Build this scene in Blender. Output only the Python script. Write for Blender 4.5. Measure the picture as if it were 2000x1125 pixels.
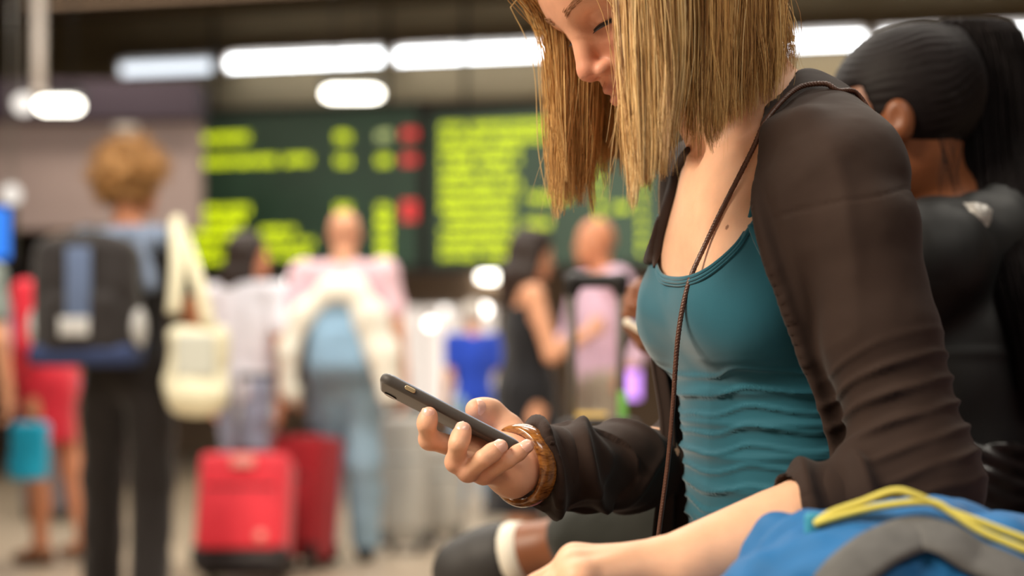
import bpy, bmesh, math, random
import numpy as np
from mathutils import Vector, Matrix

for _o in list(bpy.data.objects): bpy.data.objects.remove(_o)
SC = bpy.context.scene
COL = SC.collection
random.seed(7); RNG = np.random.default_rng(7)

# ------------------------------------------------------------------ camera
FPX = 2778.0; CAMH = 0.9; HORIZON = 740.0
cam_data = bpy.data.cameras.new('camera'); cam = bpy.data.objects.new('camera', cam_data); COL.objects.link(cam)
cam.location = (0, 0, CAMH); cam.rotation_euler = (math.pi/2, 0, 0)
cam_data.sensor_width = 36.0; cam_data.lens = FPX/2000*36.0
cam_data.shift_y = (HORIZON-562.5)/2000
cam_data.clip_start = 0.05; cam_data.clip_end = 200
cam_data.dof.use_dof = True; cam_data.dof.focus_distance = 1.285
cam_data.dof.aperture_fstop = 50.0/21.5
SC.camera = cam

# ------------------------------------------------------------------ world, lights, exposure
SC.view_settings.view_transform = 'Standard'; SC.view_settings.look = 'None'
SC.view_settings.gamma = 1.0; SC.view_settings.use_curve_mapping = False
SC.view_settings.exposure = 0.0
wd = bpy.data.worlds.new('hall_air'); SC.world = wd; wd.use_nodes = True
bg = wd.node_tree.nodes['Background']; bg.inputs[0].default_value = (1.0, 0.86, 0.70, 1); bg.inputs[1].default_value = 0.22

def area_light(name, loc, sx, sy, power, col, target=None):
    l = bpy.data.lights.new(name, 'AREA'); l.shape = 'RECTANGLE'; l.size = sx; l.size_y = sy
    l.energy = power; l.color = col
    o = bpy.data.objects.new(name, l); COL.objects.link(o); o.location = loc
    if target is not None:
        o.rotation_euler = (Vector(target)-Vector(loc)).to_track_quat('-Z', 'Y').to_euler()
    return o
WARM = (1.0, 0.86, 0.68); NEUT = (1.0, 0.93, 0.82)
# ceiling luminaires of the hall (over the seats, over the walkway, over the far concourse), plus one added fill light
area_light('ceiling_lamp_seats', (-2.6, 0.2, 3.5), 2.2, 0.8, 260, WARM, (0.1, 1.3, 1.0))
area_light('fill_light_right', (1.6, -0.6, 3.8), 2.4, 0.6, 45, NEUT, (0.9, 1.0, 0.8))  # unseen fill, added to brighten the black jacket and the cardigan side
area_light('ceiling_lamp_rear', (0.9, 2.6, 3.8), 3.0, 0.4, 70, NEUT)
area_light('ceiling_lamp_walkway', (-1.2, 4.6, 4.0), 5.0, 0.6, 205, NEUT)
area_light('ceiling_lamp_concourse', (-1.0, 7.6, 4.0), 7.0, 0.6, 235, NEUT)
area_light('ceiling_lamp_far', (0.0, 11.5, 4.0), 8.0, 0.6, 260, WARM)

# ------------------------------------------------------------------ materials
def mat(name, col, rough=0.6, spec=0.4, metal=0.0, sheen=0.0, var=0.0, vscale=20, bump=0.0, bscale=200,
        sss=0.0, emit=None, estr=0.0, attr=False, weave=0.0, coat=0.0, trans=0.0, bstretch=None, detail=3):
    m = bpy.data.materials.new(name); m.use_nodes = True
    nt = m.node_tree; b = nt.nodes['Principled BSDF']
    b.inputs['Base Color'].default_value = (*col, 1); b.inputs['Roughness'].default_value = rough
    b.inputs['Specular IOR Level'].default_value = spec; b.inputs['Metallic'].default_value = metal
    if sheen: b.inputs['Sheen Weight'].default_value = sheen; b.inputs['Sheen Roughness'].default_value = 0.5
    if coat: b.inputs['Coat Weight'].default_value = coat; b.inputs['Coat Roughness'].default_value = 0.12
    if trans: b.inputs['Transmission Weight'].default_value = trans
    if sss:
        b.inputs['Subsurface Weight'].default_value = sss
        b.inputs['Subsurface Radius'].default_value = (1.0, 0.35, 0.18); b.inputs['Subsurface Scale'].default_value = 0.008
    if emit is not None:
        b.inputs['Emission Color'].default_value = (*emit, 1); b.inputs['Emission Strength'].default_value = estr
    tc = nt.nodes.new('ShaderNodeTexCoord')
    src = None
    if attr:
        a = nt.nodes.new('ShaderNodeAttribute'); a.attribute_name = 'col'; src = a.outputs['Color']
    if var or src is None:
        n = nt.nodes.new('ShaderNodeTexNoise'); n.inputs['Scale'].default_value = vscale; n.inputs['Detail'].default_value = detail
        nt.links.new(tc.outputs['Object'], n.inputs['Vector'])
        mp = nt.nodes.new('ShaderNodeMapRange'); mp.inputs[1].default_value = 0.25; mp.inputs[2].default_value = 0.75
        v = max(var, 0.02); mp.inputs[3].default_value = 1-v; mp.inputs[4].default_value = 1+v
        nt.links.new(n.outputs['Fac'], mp.inputs[0])
        mx = nt.nodes.new('ShaderNodeVectorMath'); mx.operation = 'SCALE'
        if src is not None: nt.links.new(src, mx.inputs[0])
        else: mx.inputs[0].default_value = col
        nt.links.new(mp.outputs[0], mx.inputs['Scale']); src = mx.outputs[0]
    nt.links.new(src, b.inputs['Base Color'])
    if bump:
        n2 = nt.nodes.new('ShaderNodeTexNoise'); n2.inputs['Scale'].default_value = bscale; n2.inputs['Detail'].default_value = 4
        if bstretch:
            mpp = nt.nodes.new('ShaderNodeMapping'); mpp.inputs['Scale'].default_value = bstretch
            nt.links.new(tc.outputs['Object'], mpp.inputs['Vector']); nt.links.new(mpp.outputs[0], n2.inputs['Vector'])
        else: nt.links.new(tc.outputs['Object'], n2.inputs['Vector'])
        bp = nt.nodes.new('ShaderNodeBump'); bp.inputs['Strength'].default_value = bump; bp.inputs['Distance'].default_value = 0.002
        nt.links.new(n2.outputs['Fac'], bp.inputs['Height']); nt.links.new(bp.outputs[0], b.inputs['Normal'])
    return m

def srgb(r, g, b):
    f = lambda c: (c/255/12.92) if c/255 <= 0.04045 else ((c/255+0.055)/1.055)**2.4
    return (f(r), f(g), f(b))

# ------------------------------------------------------------------ helpers
def P(px, py, D):
    """a point seen at photo pixel (px, py), at distance D in front of the camera"""
    return np.array([(px-1000)/FPX*D, D, CAMH+(HORIZON-py)/FPX*D])
def nrm(v): v = np.asarray(v, float); return v/np.linalg.norm(v)
def empty(name, loc, rz=0.0):
    o = bpy.data.objects.new(name, None); COL.objects.link(o); o.location = loc; o.rotation_euler = (0, 0, rz)
    o.empty_display_size = 0.1
    return o
def tag(o, label=None, cat=None, group=None, kind=None):
    if label: o['label'] = label
    if cat: o['category'] = cat
    if group: o['group'] = group
    if kind: o['kind'] = kind
    return o
def mkmesh(name, v, f, m, parent=None, smooth=True, col=None, world=True, mats=None, midx=None):
    """link verts/faces as ONE mesh object; world coords are made relative to the (unrotated) parent"""
    v = np.asarray(v, np.float64).reshape(-1, 3)
    if parent is not None and world: v = v-np.array(root_loc(parent))
    me = bpy.data.meshes.new(name)
    if isinstance(f, np.ndarray):
        nf, k = f.shape
        me.vertices.add(len(v)); me.vertices.foreach_set('co', v.astype(np.float32).ravel())
        me.loops.add(nf*k); me.loops.foreach_set('vertex_index', f.astype(np.int32).ravel())
        me.polygons.add(nf); me.polygons.foreach_set('loop_start', np.arange(0, nf*k, k, dtype=np.int32))
        me.update(calc_edges=True); me.validate()
    else:
        me.from_pydata([tuple(p) for p in v], [], f); me.update()
    if col is not None:
        a = me.color_attributes.new('col', 'FLOAT_COLOR', 'POINT')
        c = np.ones((len(v), 4), np.float32); c[:, :3] = col; a.data.foreach_set('color', c.ravel())
    for mm in (mats or [m]): me.materials.append(mm)
    if midx is not None: me.polygons.foreach_set('material_index', np.asarray(midx, np.int32))
    me.polygons.foreach_set('use_smooth', np.full(len(me.polygons), smooth))
    o = bpy.data.objects.new(name, me); COL.objects.link(o)
    if parent is not None: o.parent = parent
    return o
def root_loc(p):
    l = Vector((0, 0, 0))
    while p is not None: l = l+p.location; p = p.parent
    return l

# numpy value noise
_L = RNG.random((64, 64, 64)).astype(np.float32)*2-1
def vnoise(p, scale):
    q = np.asarray(p)*scale; i = np.floor(q).astype(int); t = q-i; t = t*t*(3-2*t); i &= 63; j = (i+1) & 63
    x0, y0, z0 = i[..., 0], i[..., 1], i[..., 2]; x1, y1, z1 = j[..., 0], j[..., 1], j[..., 2]
    tx, ty, tz = t[..., 0], t[..., 1], t[..., 2]
    a = _L[x0, y0, z0]*(1-tx)+_L[x1, y0, z0]*tx; b = _L[x0, y1, z0]*(1-tx)+_L[x1, y1, z0]*tx
    c = _L[x0, y0, z1]*(1-tx)+_L[x1, y0, z1]*tx; d = _L[x0, y1, z1]*(1-tx)+_L[x1, y1, z1]*tx
    return (a*(1-ty)+b*ty)*(1-tz)+(c*(1-ty)+d*ty)*tz
def fbm(p, s, o=3): return sum(vnoise(np.asarray(p)+k*3.7, s*2**k)/2**k for k in range(o))
def sstep(a, b, x):
    t = np.clip((np.asarray(x, float)-a)/(b-a), 0, 1); return t*t*(3-2*t)

# ------------------------------------------------------------------ signed-distance modelling
class Field:
    """a body is blended from round cones and ellipsoids, then meshed as one continuous surface"""
    def __init__(s, lo, hi, h):
        s.h = h; s.lo = np.asarray(lo, float)
        n = np.ceil((np.asarray(hi)-s.lo)/h).astype(int)+1; s.n = n
        s.ax = [(s.lo[i]+h*np.arange(n[i])).astype(np.float32) for i in range(3)]
        s.d = np.full(n, 0.5, np.float32)
    def sub(s, lo, hi, k):
        m = k+3*s.h; sl = []
        for i in range(3):
            a = int(max(0, np.floor((lo[i]-m-s.lo[i])/s.h))); b = int(min(s.n[i], np.ceil((hi[i]+m-s.lo[i])/s.h)+1))
            if b <= a: return None
            sl.append(slice(a, b))
        sl = tuple(sl)
        X = s.ax[0][sl[0]][:, None, None]; Y = s.ax[1][sl[1]][None, :, None]; Z = s.ax[2][sl[2]][None, None, :]
        return sl, X, Y, Z
    def like(s):
        o = Field.__new__(Field); o.h, o.lo, o.n, o.ax = s.h, s.lo, s.n, s.ax; o.d = np.full(s.n, 0.5, np.float32); return o
    def grid(s):
        return s.ax[0][:, None, None], s.ax[1][None, :, None], s.ax[2][None, None, :]
    def op(s, sl, e, k, op):
        a = s.d[sl]
        if op == 'u':
            if k > 0: h = np.maximum(k-np.abs(a-e), 0)/k; s.d[sl] = np.minimum(a, e)-h*h*k*0.25
            else: s.d[sl] = np.minimum(a, e)
        else:
            e = -e
            if k > 0: h = np.maximum(k-np.abs(a-e), 0)/k; s.d[sl] = np.maximum(a, e)+h*h*k*0.25
            else: s.d[sl] = np.maximum(a, e)
    def cap(s, a, b, ra, rb=None, k=0.01, op='u'):
        rb = ra if rb is None else rb
        a = np.asarray(a, float); b = np.asarray(b, float); r = max(ra, rb)
        g = s.sub(np.minimum(a, b)-r, np.maximum(a, b)+r, k)
        if g is None: return s
        sl, X, Y, Z = g; ab = (b-a).astype(np.float32); L2 = float(ab@ab)+1e-12
        t = np.clip(((X-a[0])*ab[0]+(Y-a[1])*ab[1]+(Z-a[2])*ab[2])/L2, 0, 1)
        dx = X-(a[0]+t*ab[0]); dy = Y-(a[1]+t*ab[1]); dz = Z-(a[2]+t*ab[2])
        e = np.sqrt(dx*dx+dy*dy+dz*dz)-(ra+(rb-ra)*t)
        s.op(sl, e.astype(np.float32), k, op); return s
    def chain(s, pts, rs, k=0.01):
        for i in range(len(pts)-1): s.cap(pts[i], pts[i+1], rs[i], rs[i+1], k)
        return s
    def ell(s, c, r, R=None, k=0.01, op='u'):
        c = np.asarray(c, float); r = np.asarray(r, float)*np.ones(3); R = np.eye(3) if R is None else np.asarray(R, float)
        ext = np.sqrt(((R*r)**2).sum(1))                # columns of R are the ellipsoid's axes
        g = s.sub(c-ext, c+ext, k)
        if g is None: return s
        sl, X, Y, Z = g; x, y, z = X-c[0], Y-c[1], Z-c[2]
        u = [x*R[0, i]+y*R[1, i]+z*R[2, i] for i in range(3)]
        k0 = np.sqrt(sum((u[i]/r[i])**2 for i in range(3))); k1 = np.sqrt(sum((u[i]/r[i]**2)**2 for i in range(3)))+1e-9
        e = k0*(k0-1)/k1
        s.op(sl, e.astype(np.float32), k, op); return s
    def box(s, c, hs, R=None, rad=0.01, k=0.0, op='u'):
        c = np.asarray(c, float); hs = np.asarray(hs, float); R = np.eye(3) if R is None else np.asarray(R, float)
        ext = (np.abs(R)*hs).sum(1); g = s.sub(c-ext, c+ext, k)
        if g is None: return s
        sl, X, Y, Z = g; x, y, z = X-c[0], Y-c[1], Z-c[2]
        q = [np.abs(x*R[0, i]+y*R[1, i]+z*R[2, i])-(hs[i]-rad) for i in range(3)]
        e = np.sqrt(sum(np.maximum(v, 0)**2 for v in q))+np.minimum(np.maximum(np.maximum(q[0], q[1]), q[2]), 0)-rad
        s.op(sl, e.astype(np.float32), k, op); return s
    def surface(s):
        d = s.d.copy()
        for ax in range(3):                              # close at the box sides
            i = [slice(None)]*3; i[ax] = 0; d[tuple(i)] = np.maximum(d[tuple(i)], s.h*.5); i[ax] = -1; d[tuple(i)] = np.maximum(d[tuple(i)], s.h*.5)
        ins = d < 0
        n = np.array(d.shape)-1
        cnt = np.zeros(n, np.uint8)
        for o in np.ndindex(2, 2, 2): cnt += ins[o[0]:o[0]+n[0], o[1]:o[1]+n[1], o[2]:o[2]+n[2]]
        cells = np.argwhere((cnt > 0) & (cnt < 8))
        if len(cells) == 0: return np.zeros((0, 3)), np.zeros((0, 4), int)
        idx = np.full(n, -1, np.int32); idx[tuple(cells.T)] = np.arange(len(cells))
        acc = np.zeros((len(cells), 3)); c = np.zeros(len(cells))
        for ax in range(3):
            o1, o2 = [(1, 2), (0, 2), (0, 1)][ax]
            for u in (0, 1):
                for w in (0, 1):
                    p0 = np.zeros(3, int); p0[o1] = u; p0[o2] = w; p1 = p0.copy(); p1[ax] = 1
                    A = d[tuple((cells+p0).T)]; B = d[tuple((cells+p1).T)]; m = (A < 0) != (B < 0)
                    t = np.where(m, A/np.where(m, A-B, 1), 0)
                    q = p0+t[:, None]*(p1-p0); acc += q*m[:, None]; c += m
        V = s.lo+(cells+acc/c[:, None])*s.h
        Fs = []
        for ax in range(3):
            o1, o2 = [(1, 2), (2, 0), (0, 1)][ax]
            sl0 = [slice(None)]*3; sl0[ax] = slice(0, -1); sl1 = [slice(None)]*3; sl1[ax] = slice(1, None)
            A = ins[tuple(sl0)]; B = ins[tuple(sl1)]; e = np.argwhere(A != B)
            e = e[(e[:, o1] > 0) & (e[:, o2] > 0) & (e[:, o1] < d.shape[o1]-1) & (e[:, o2] < d.shape[o2]-1)]
            if len(e) == 0: continue
            flip = ~A[tuple(e.T)]
            d1 = np.zeros(3, int); d1[o1] = 1; d2 = np.zeros(3, int); d2[o2] = 1
            q = np.stack([idx[tuple((e-d1-d2).T)], idx[tuple((e-d2).T)], idx[tuple(e.T)], idx[tuple((e-d1).T)]], 1)
            q[flip] = q[flip][:, ::-1]; Fs.append(q)
        Fc = np.concatenate(Fs); Fc = Fc[(Fc >= 0).all(1)]
        return V, Fc
def vnormals(V, Fq):
    a = V[Fq[:, 2]]-V[Fq[:, 0]]; b = V[Fq[:, 3]]-V[Fq[:, 1]]; n = np.cross(a, b)
    N = np.zeros_like(V)
    for i in range(4): np.add.at(N, Fq[:, i], n)
    return N/(np.linalg.norm(N, axis=1, keepdims=True)+1e-12)
def relax(V, Fq, it=2, lam=0.5):
    for _ in range(it):
        A = np.zeros_like(V); c = np.zeros(len(V))
        for i in range(4):
            for j in ((i+1) % 4, (i-1) % 4):
                np.add.at(A, Fq[:, i], V[Fq[:, j]]); np.add.at(c, Fq[:, i], 1)
        V = V+lam*(A/np.maximum(c, 1)[:, None]-V)
    return V
def join(parts):
    V = []; F = []; n = 0
    for v, f in parts: V.append(v); F.append(f+n); n += len(v)
    return np.concatenate(V), np.concatenate(F)

# ------------------------------------------------------------------ lofts, tubes, boxes
def tube(pts, rs, n=8, caps=True, flat=None):
    """quads of a round tube along pts; flat=(dir, factor) squashes the section"""
    pts = np.asarray(pts, float); rs = np.ones(len(pts))*np.asarray(rs, float); m = len(pts)
    T = np.gradient(pts, axis=0); T /= np.linalg.norm(T, axis=1, keepdims=True)+1e-12
    ref = np.array([0, 0, 1.0]) if abs(T[0][2]) < 0.9 else np.array([1.0, 0, 0])
    u = nrm(np.cross(T[0], ref)); V = []
    for i in range(m):
        u = nrm(u-T[i]*(u@T[i])); w = np.cross(T[i], u)
        a = np.linspace(0, 2*np.pi, n, endpoint=False)
        ring = rs[i]*(np.cos(a)[:, None]*u+np.sin(a)[:, None]*w)
        if flat is not None:
            dr, fc = flat; dr = nrm(dr); ring = ring+(ring@dr)[:, None]*dr*(fc-1)
        V.append(pts[i]+ring)
    V = np.concatenate(V); F = []
    for i in range(m-1):
        for j in range(n):
            F.append((i*n+j, i*n+(j+1) % n, (i+1)*n+(j+1) % n, (i+1)*n+j))
    if caps:
        V = np.concatenate([V, pts[:1], pts[-1:]]); c0 = m*n; c1 = c0+1
        for j in range(0, n, 2):
            F.append((c0, (j+2) % n, (j+1) % n, j)); b = (m-1)*n; F.append((c1, b+j, b+j+1, b+(j+2) % n))
    return V, np.array(F, int)
def spline(pts, n):
    """Catmull-Rom through pts, n samples"""
    p = np.asarray(pts, float); p = np.concatenate([[2*p[0]-p[1]], p, [2*p[-1]-p[-2]]]); m = len(p)-3
    t = np.linspace(0, m, n); i = np.minimum(t.astype(int), m-1); u = (t-i)[:, None]
    a, b, c, d = p[i], p[i+1], p[i+2], p[i+3]
    return 0.5*((2*b)+(c-a)*u+(2*a-5*b+4*c-d)*u**2+(3*b-a-3*c+d)*u**3)
def boxes(lst):
    """quads of axis-aligned or rotated boxes: (centre, half sizes[, R])"""
    V = []; F = []; n = 0
    for b in lst:
        c, h = np.asarray(b[0], float), np.asarray(b[1], float); R = np.asarray(b[2]) if len(b) > 2 else np.eye(3)
        q = np.array([[x, y, z] for x in (-1, 1) for y in (-1, 1) for z in (-1, 1)])*h
        V.append(c+q@R.T)
        F.append(np.array([(0, 1, 3, 2), (4, 6, 7, 5), (0, 4, 5, 1), (2, 3, 7, 6), (0, 2, 6, 4), (1, 5, 7, 3)])+n); n += 8
    return np.concatenate(V), np.concatenate(F)
def bevbox(name, c, h, m, parent=None, R=None, bev=0.01, seg=3, world=True):
    v, f = boxes([(c, h, np.eye(3) if R is None else R)])
    o = mkmesh(name, v, f, m, parent, smooth=False, world=world)
    if bev:
        b = bmesh.new(); b.from_mesh(o.data)
        bmesh.ops.bevel(b, geom=list(b.edges), offset=bev, segments=seg, profile=0.5, affect='EDGES')
        b.to_mesh(o.data); b.free()
        o.data.polygons.foreach_set('use_smooth', np.full(len(o.data.polygons), True))
        # keep the flat faces flat
        try: o.data.set_sharp_from_angle(angle=math.radians(35))
        except Exception: pass
    return o
def strands(paths, rad, sides=3):
    """paths: (N, S, 3) polylines -> one mesh of thin tapering tubes"""
    Pn = np.asarray(paths, float); N, S, _ = Pn.shape
    T = np.gradient(Pn, axis=1); T /= np.linalg.norm(T, axis=2, keepdims=True)+1e-9
    ref = np.array([0.31, 0.85, 0.2]); u = np.cross(T, ref); u /= np.linalg.norm(u, axis=2, keepdims=True)+1e-9; w = np.cross(T, u)
    prof = np.interp(np.linspace(0, 1, S), [0, .1, .75, 1], [.7, 1, .9, .25])
    R = (np.asarray(rad)*np.ones(N))[:, None]*prof[None]
    V = np.stack([Pn+R[..., None]*(math.cos(a)*u+math.sin(a)*w) for a in [2*math.pi*i/sides for i in range(sides)]], 2)
    V = V.reshape(-1, 3)
    b = (np.arange(N)[:, None, None]*S+np.arange(S-1)[None, :, None])*sides; j = np.arange(sides)[None, None, :]; j1 = (j+1) % sides
    F = np.stack([b+j, b+j1, b+sides+j1, b+sides+j], -1).reshape(-1, 4)
    return V, F
# ------------------------------------------------------------------ station hall
def struct(name, lst, m, smooth=False):
    v, f = boxes(lst); o = mkmesh(name, v, f, m, None, smooth); o['kind'] = 'structure'; return o
M_FLOOR = mat('terrazzo_floor', srgb(176, 160, 140), .35, .4, var=.10, vscale=3, bump=.03, bscale=60, detail=6)
M_CEIL = mat('dark_ceiling', srgb(62, 52, 44), .9, .1, var=.12, vscale=.6)
M_OLIVE = mat('olive_brown_fascia', srgb(146, 132, 106), .8, .15, var=.10, vscale=1.2)
M_WALL = mat('brown_wall', srgb(150, 128, 108), .8, .2, var=.08, vscale=1.0)
M_MAUVE = mat('mauve_panel', srgb(176, 158, 156), .7, .2, var=.06, vscale=1.0)
M_DARK = mat('dark_recess', srgb(36, 32, 33), .8, .2, var=.1, vscale=1.0)
M_WHITE = mat('white_paint_metal', srgb(226, 216, 208), .5, .4)
M_BLACKM = mat('black_metal', srgb(28, 27, 28), .45, .4)
M_GREYM = mat('grey_metal', srgb(150, 148, 145), .35, .5, metal=.6)
def glow(name, col, s):
    return mat(name, tuple(.12*c+.02 for c in col), .5, emit=col, estr=s)

struct('floor', [((0, 7.5, -.05), (11, 11.5, .05))], M_FLOOR)
struct('ceiling', [((0, 8.5, 4.85), (11, 11.0, .05))], M_CEIL)
struct('wall_back', [((-6.6, 18.2, 2.3), (4.5, .1, 2.5)), ((5.4, 18.2, 2.3), (5.6, .1, 2.5)), ((-1.15, 18.2, 3.325), (.95, .1, 1.475)), ((-1.15, 18.2, .25), (.95, .1, .25))], M_WALL)
struct('wall_left', [((-10.6, 8.5, 2.3), (.1, 10.5, 2.5))], M_WALL)
struct('wall_right', [((10.6, 8.5, 2.3), (.1, 10.5, 2.5))], M_WALL)
# slanting row under the ceiling: fascia, strip lamps and the boards share one direction
PA = np.array([-3.94, 14.3]); PE = nrm([.984, -.179, 0]); PN = np.array([.179, .984])
RE = np.array([[PE[0], -PE[1], 0], [PE[1], PE[0], 0], [0, 0, 1]])
def onplane(px, py, off=0.0):
    rx = (px-1000)/FPX; D = (PN@PA-off)/(PN[0]*rx+PN[1]); return P(px, py, D)
c0 = np.array([*(PA+PE[:2]*4.0+PN*.12), 0])
o = struct('trim_1', [(c0+[0, 0, 4.20], (9.5, .06, .60), RE)], M_OLIVE)
o = struct('trim_2', [(np.array([*(PA+PE[:2]*4.0-PN*2.3), 4.42]), (9.5, .25, .46), RE)], M_CEIL)
o = struct('trim_3', [(np.array([*(PA+PE[:2]*4.0-PN*.9), 4.62]), (9.5, .10, .24), RE)], M_CEIL)
struct('wall_left_panel', [(P(40, 345, 12.2)+[-1.2, 0, 0], (2.75, .12, .46))], M_MAUVE)
struct('trim_4', [(P(40, 230, 12.1)+[-1.2, 0, 0.12], (2.75, .2, .16))], mat('violet_band', srgb(62, 52, 66), .7))
struct('wall_left_recess', [(P(-40, 560, 12.6)+[-1.4, .4, -.1], (2.0, .1, 1.25))], M_DARK)

# strip lamps
M_TUBE = glow('cool_white_diffuser', (.93, .97, 1.0), 8.0)
for k, (x0, x1, dim) in enumerate([(238, 428, .7), (446, 752, 1), (774, 1085, 1), (1106, 1380, 1), (1402, 1690, 1), (1712, 2010, 1)]):
    y = np.interp([x0, x1], [235, 750, 1090, 1600, 2000], [138, 110, 101, 80, 67])
    a, b = onplane(x0, y[0], .12), onplane(x1, y[1], .12); c_ = (a+b)/2; c_[2] = np.interp(c_[0], [-4, 4.6], [4.0, 4.0])+(c_[2]-4.0)*1.0; L = np.linalg.norm((b-a)[:2])/2
    e = empty('strip_lamp', c_)
    tag(e, ['first short strip lamp at the far left end of the bright ceiling row', 'strip lamp second from the left, above the left departure board', 'strip lamp third from the left, ending at the blond hair',
            'strip lamp hidden behind the blond head', 'strip lamp between the blond hair and the black-haired head', 'strip lamp at the top right corner behind the ponytail'][k], 'lamp', 'strip lamps under the ceiling')
    v, f = boxes([(c_+[0, .06, .04], (L, .05, .07), RE)]); mkmesh('housing', v, f, M_WHITE, e, smooth=False)
    n_ = 6; t = np.linspace(-L+.03, L-.03, 24); ax = np.array([PE[0], PE[1], 0])
    v, f = tube([c_+ax*q+[0, -.035, -.01] for q in t], .052, 14); mkmesh('diffuser', v, f, M_TUBE if dim == 1 else glow('cool_white_diffuser_dim', (.85, .92, 1.0), 1.6), e)
    for q in (-L, L):
        v, f = boxes([(c_+ax*q+[0, -.02, 0], (.015, .08, .07), RE)]); mkmesh('end_cap', v, f, M_WHITE, e, smooth=False)

def pill_lamp(px, py, D, wpx, label, s=9.0, rod=True, r=.05, col=(1, .95, .82), name='pendant_lamp'):
    c_ = P(px, py, D); L = wpx/2/FPX*D; e = empty(name, c_); tag(e, label, 'lamp')
    v, f = tube([c_+[q, 0, 0] for q in np.linspace(-L, L, 10)], r*np.interp(np.linspace(0, 1, 10), [0, .12, .88, 1], [.55, 1, 1, .55]), 14); mkmesh('diffuser', v, f, glow('warm_tube', col, s), e)
    v, f = boxes([(c_+[0, 0, r+.03], (L+.02, .07, .03))]); mkmesh('housing', v, f, M_BLACKM, e, smooth=False)
    if rod:
        for sx in (-.6, .6):
            v, f = tube([c_+[sx*L, 0, r+.05], [c_[0]+sx*L, D, 4.8]], .008, 6); mkmesh('rod', v, f, M_BLACKM, e)
    return e
pill_lamp(688, 183, 11.0, 112, 'bright warm oblong pendant lamp above the left departure board')
pill_lamp(116, 206, 10.0, 84, 'bright warm oblong pendant lamp beside the white post')
pill_lamp(958, 541, 18.02, 46, 'bright oblong lamp below the right departure board', rod=False, s=10)
# white posts
def post(px, D, wpx, y0, y1, label):
    a, b = P(px, y0, D), P(px, y1, D); w = wpx/2/FPX*D; b[2] = 4.8 if y1 < 0 else b[2]
    e = empty('ceiling_post', a); tag(e, label, 'post')
    v, f = tube([a+(b-a)*t for t in np.linspace(0, 1, 6)], w, 12); mkmesh('tube', v, f, M_WHITE, e)
    v, f = tube([b+[0, 0, -.04], b], w*2.2, 14); mkmesh('ceiling_flange', v, f, M_WHITE, e)
    v, f = tube([a, a+[0, 0, .03]], w*1.5, 14); mkmesh('foot_ring', v, f, M_WHITE, e)
post(76, 9.5, 24, 188, -10, 'thick white ceiling post at the upper left corner')
post(246, 10.5, 22, 300, 246, 'short white post end behind the curly-haired head')
# small round lamps far off
def globe(px, py, D, rr, s, label, col=(1, .93, .85)):
    c_ = P(px, py, D); e = empty('globe_lamp', c_); tag(e, label, 'lamp', 'small round lamps of the far concourse')
    a = np.linspace(-math.pi/2, math.pi/2, 9); v, f = tube([c_+[0, 0, rr*math.sin(q)] for q in a], np.maximum(rr*np.cos(a), .002), 12); mkmesh('bulb', v, f, glow('globe_glow', col, s), e)
    v, f = tube([c_+[0, 0, rr*.9], c_+[0, 0, rr+.05], c_+[0, .05, rr+.06], [c_[0], 18.12, c_[2]+rr+.06]] if D > 15 else [c_+[0, 0, rr*.9], [c_[0], c_[1], 4.8]], [rr*.5, rr*.3, .012, .012] if D > 15 else .012, 8); mkmesh('socket', v, f, M_GREYM, e)
    return e
globe(840, 632, 17.8, .05, 7, 'small round lamp left of the blue-shirted child')
globe(946, 604, 17.8, .06, 9, 'small round lamp just above the blue-shirted child')
globe(570, 548, 17.8, .06, 6, 'round lamp glow between the white tee and pink shirt')
globe(46, 203, 10.0, .07, 1.3, 'dim round lamp left of the oblong lamp by the post')
globe(22, 380, 10.0, .07, .9, 'dim round lamp at the left edge above the blue screen')
globe(868, 606, 17.8, .05, 3, 'faint small lamp in front of the bright shop window')

# lit shopfront at the end of the hall
sw = empty('window_1', (-1.15, 18.2, .5)); sw['kind'] = 'structure'
M_SHOP = glow('shop_lit_back', (1.0, .86, .74), 1.3)
v, f = boxes([((-1.15, 18.9, 1.2), (1.2, .05, .9))]); mkmesh('shop_backdrop', v, f, M_SHOP, sw, smooth=False)
M_GL = mat('shop_glass', (.9, .9, .9), .02, .5, trans=1.0)
for k in range(4):
    x = -2.1+.475*k+.2375
    v, f = boxes([((x, 18.15, 1.175), (.225, .006, .67))]); mkmesh('pane', v, f, M_GL, sw, smooth=False)
v, f = boxes([((-2.1+.475*k, 18.14, 1.175), (.018, .03, .675)) for k in range(5)]+[((-1.15, 18.14, .5), (.95, .03, .03)), ((-1.15, 18.14, 1.85), (.95, .03, .03))]); mkmesh('frame', v, f, M_GREYM, sw, smooth=False)
# blue information screen on the left edge
c_ = P(-28, 455, 9.0); e = empty('information_screen', c_); tag(e, 'bright blue information screen cut by the left edge', 'screen')
bevbox('housing', c_+[0, .05, 0], (.17, .04, .19), M_BLACKM, e, bev=.01)
v, f = boxes([(c_, (.145, .012, .16))]); mkmesh('display', v, f, glow('blue_display', srgb(20, 120, 230), 1.3), e, smooth=False)
v, f = tube([c_+[0, .06, .18], [c_[0], c_[1]+.06, 4.8]], .02, 8); mkmesh('rod', v, f, M_BLACKM, e)

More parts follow.
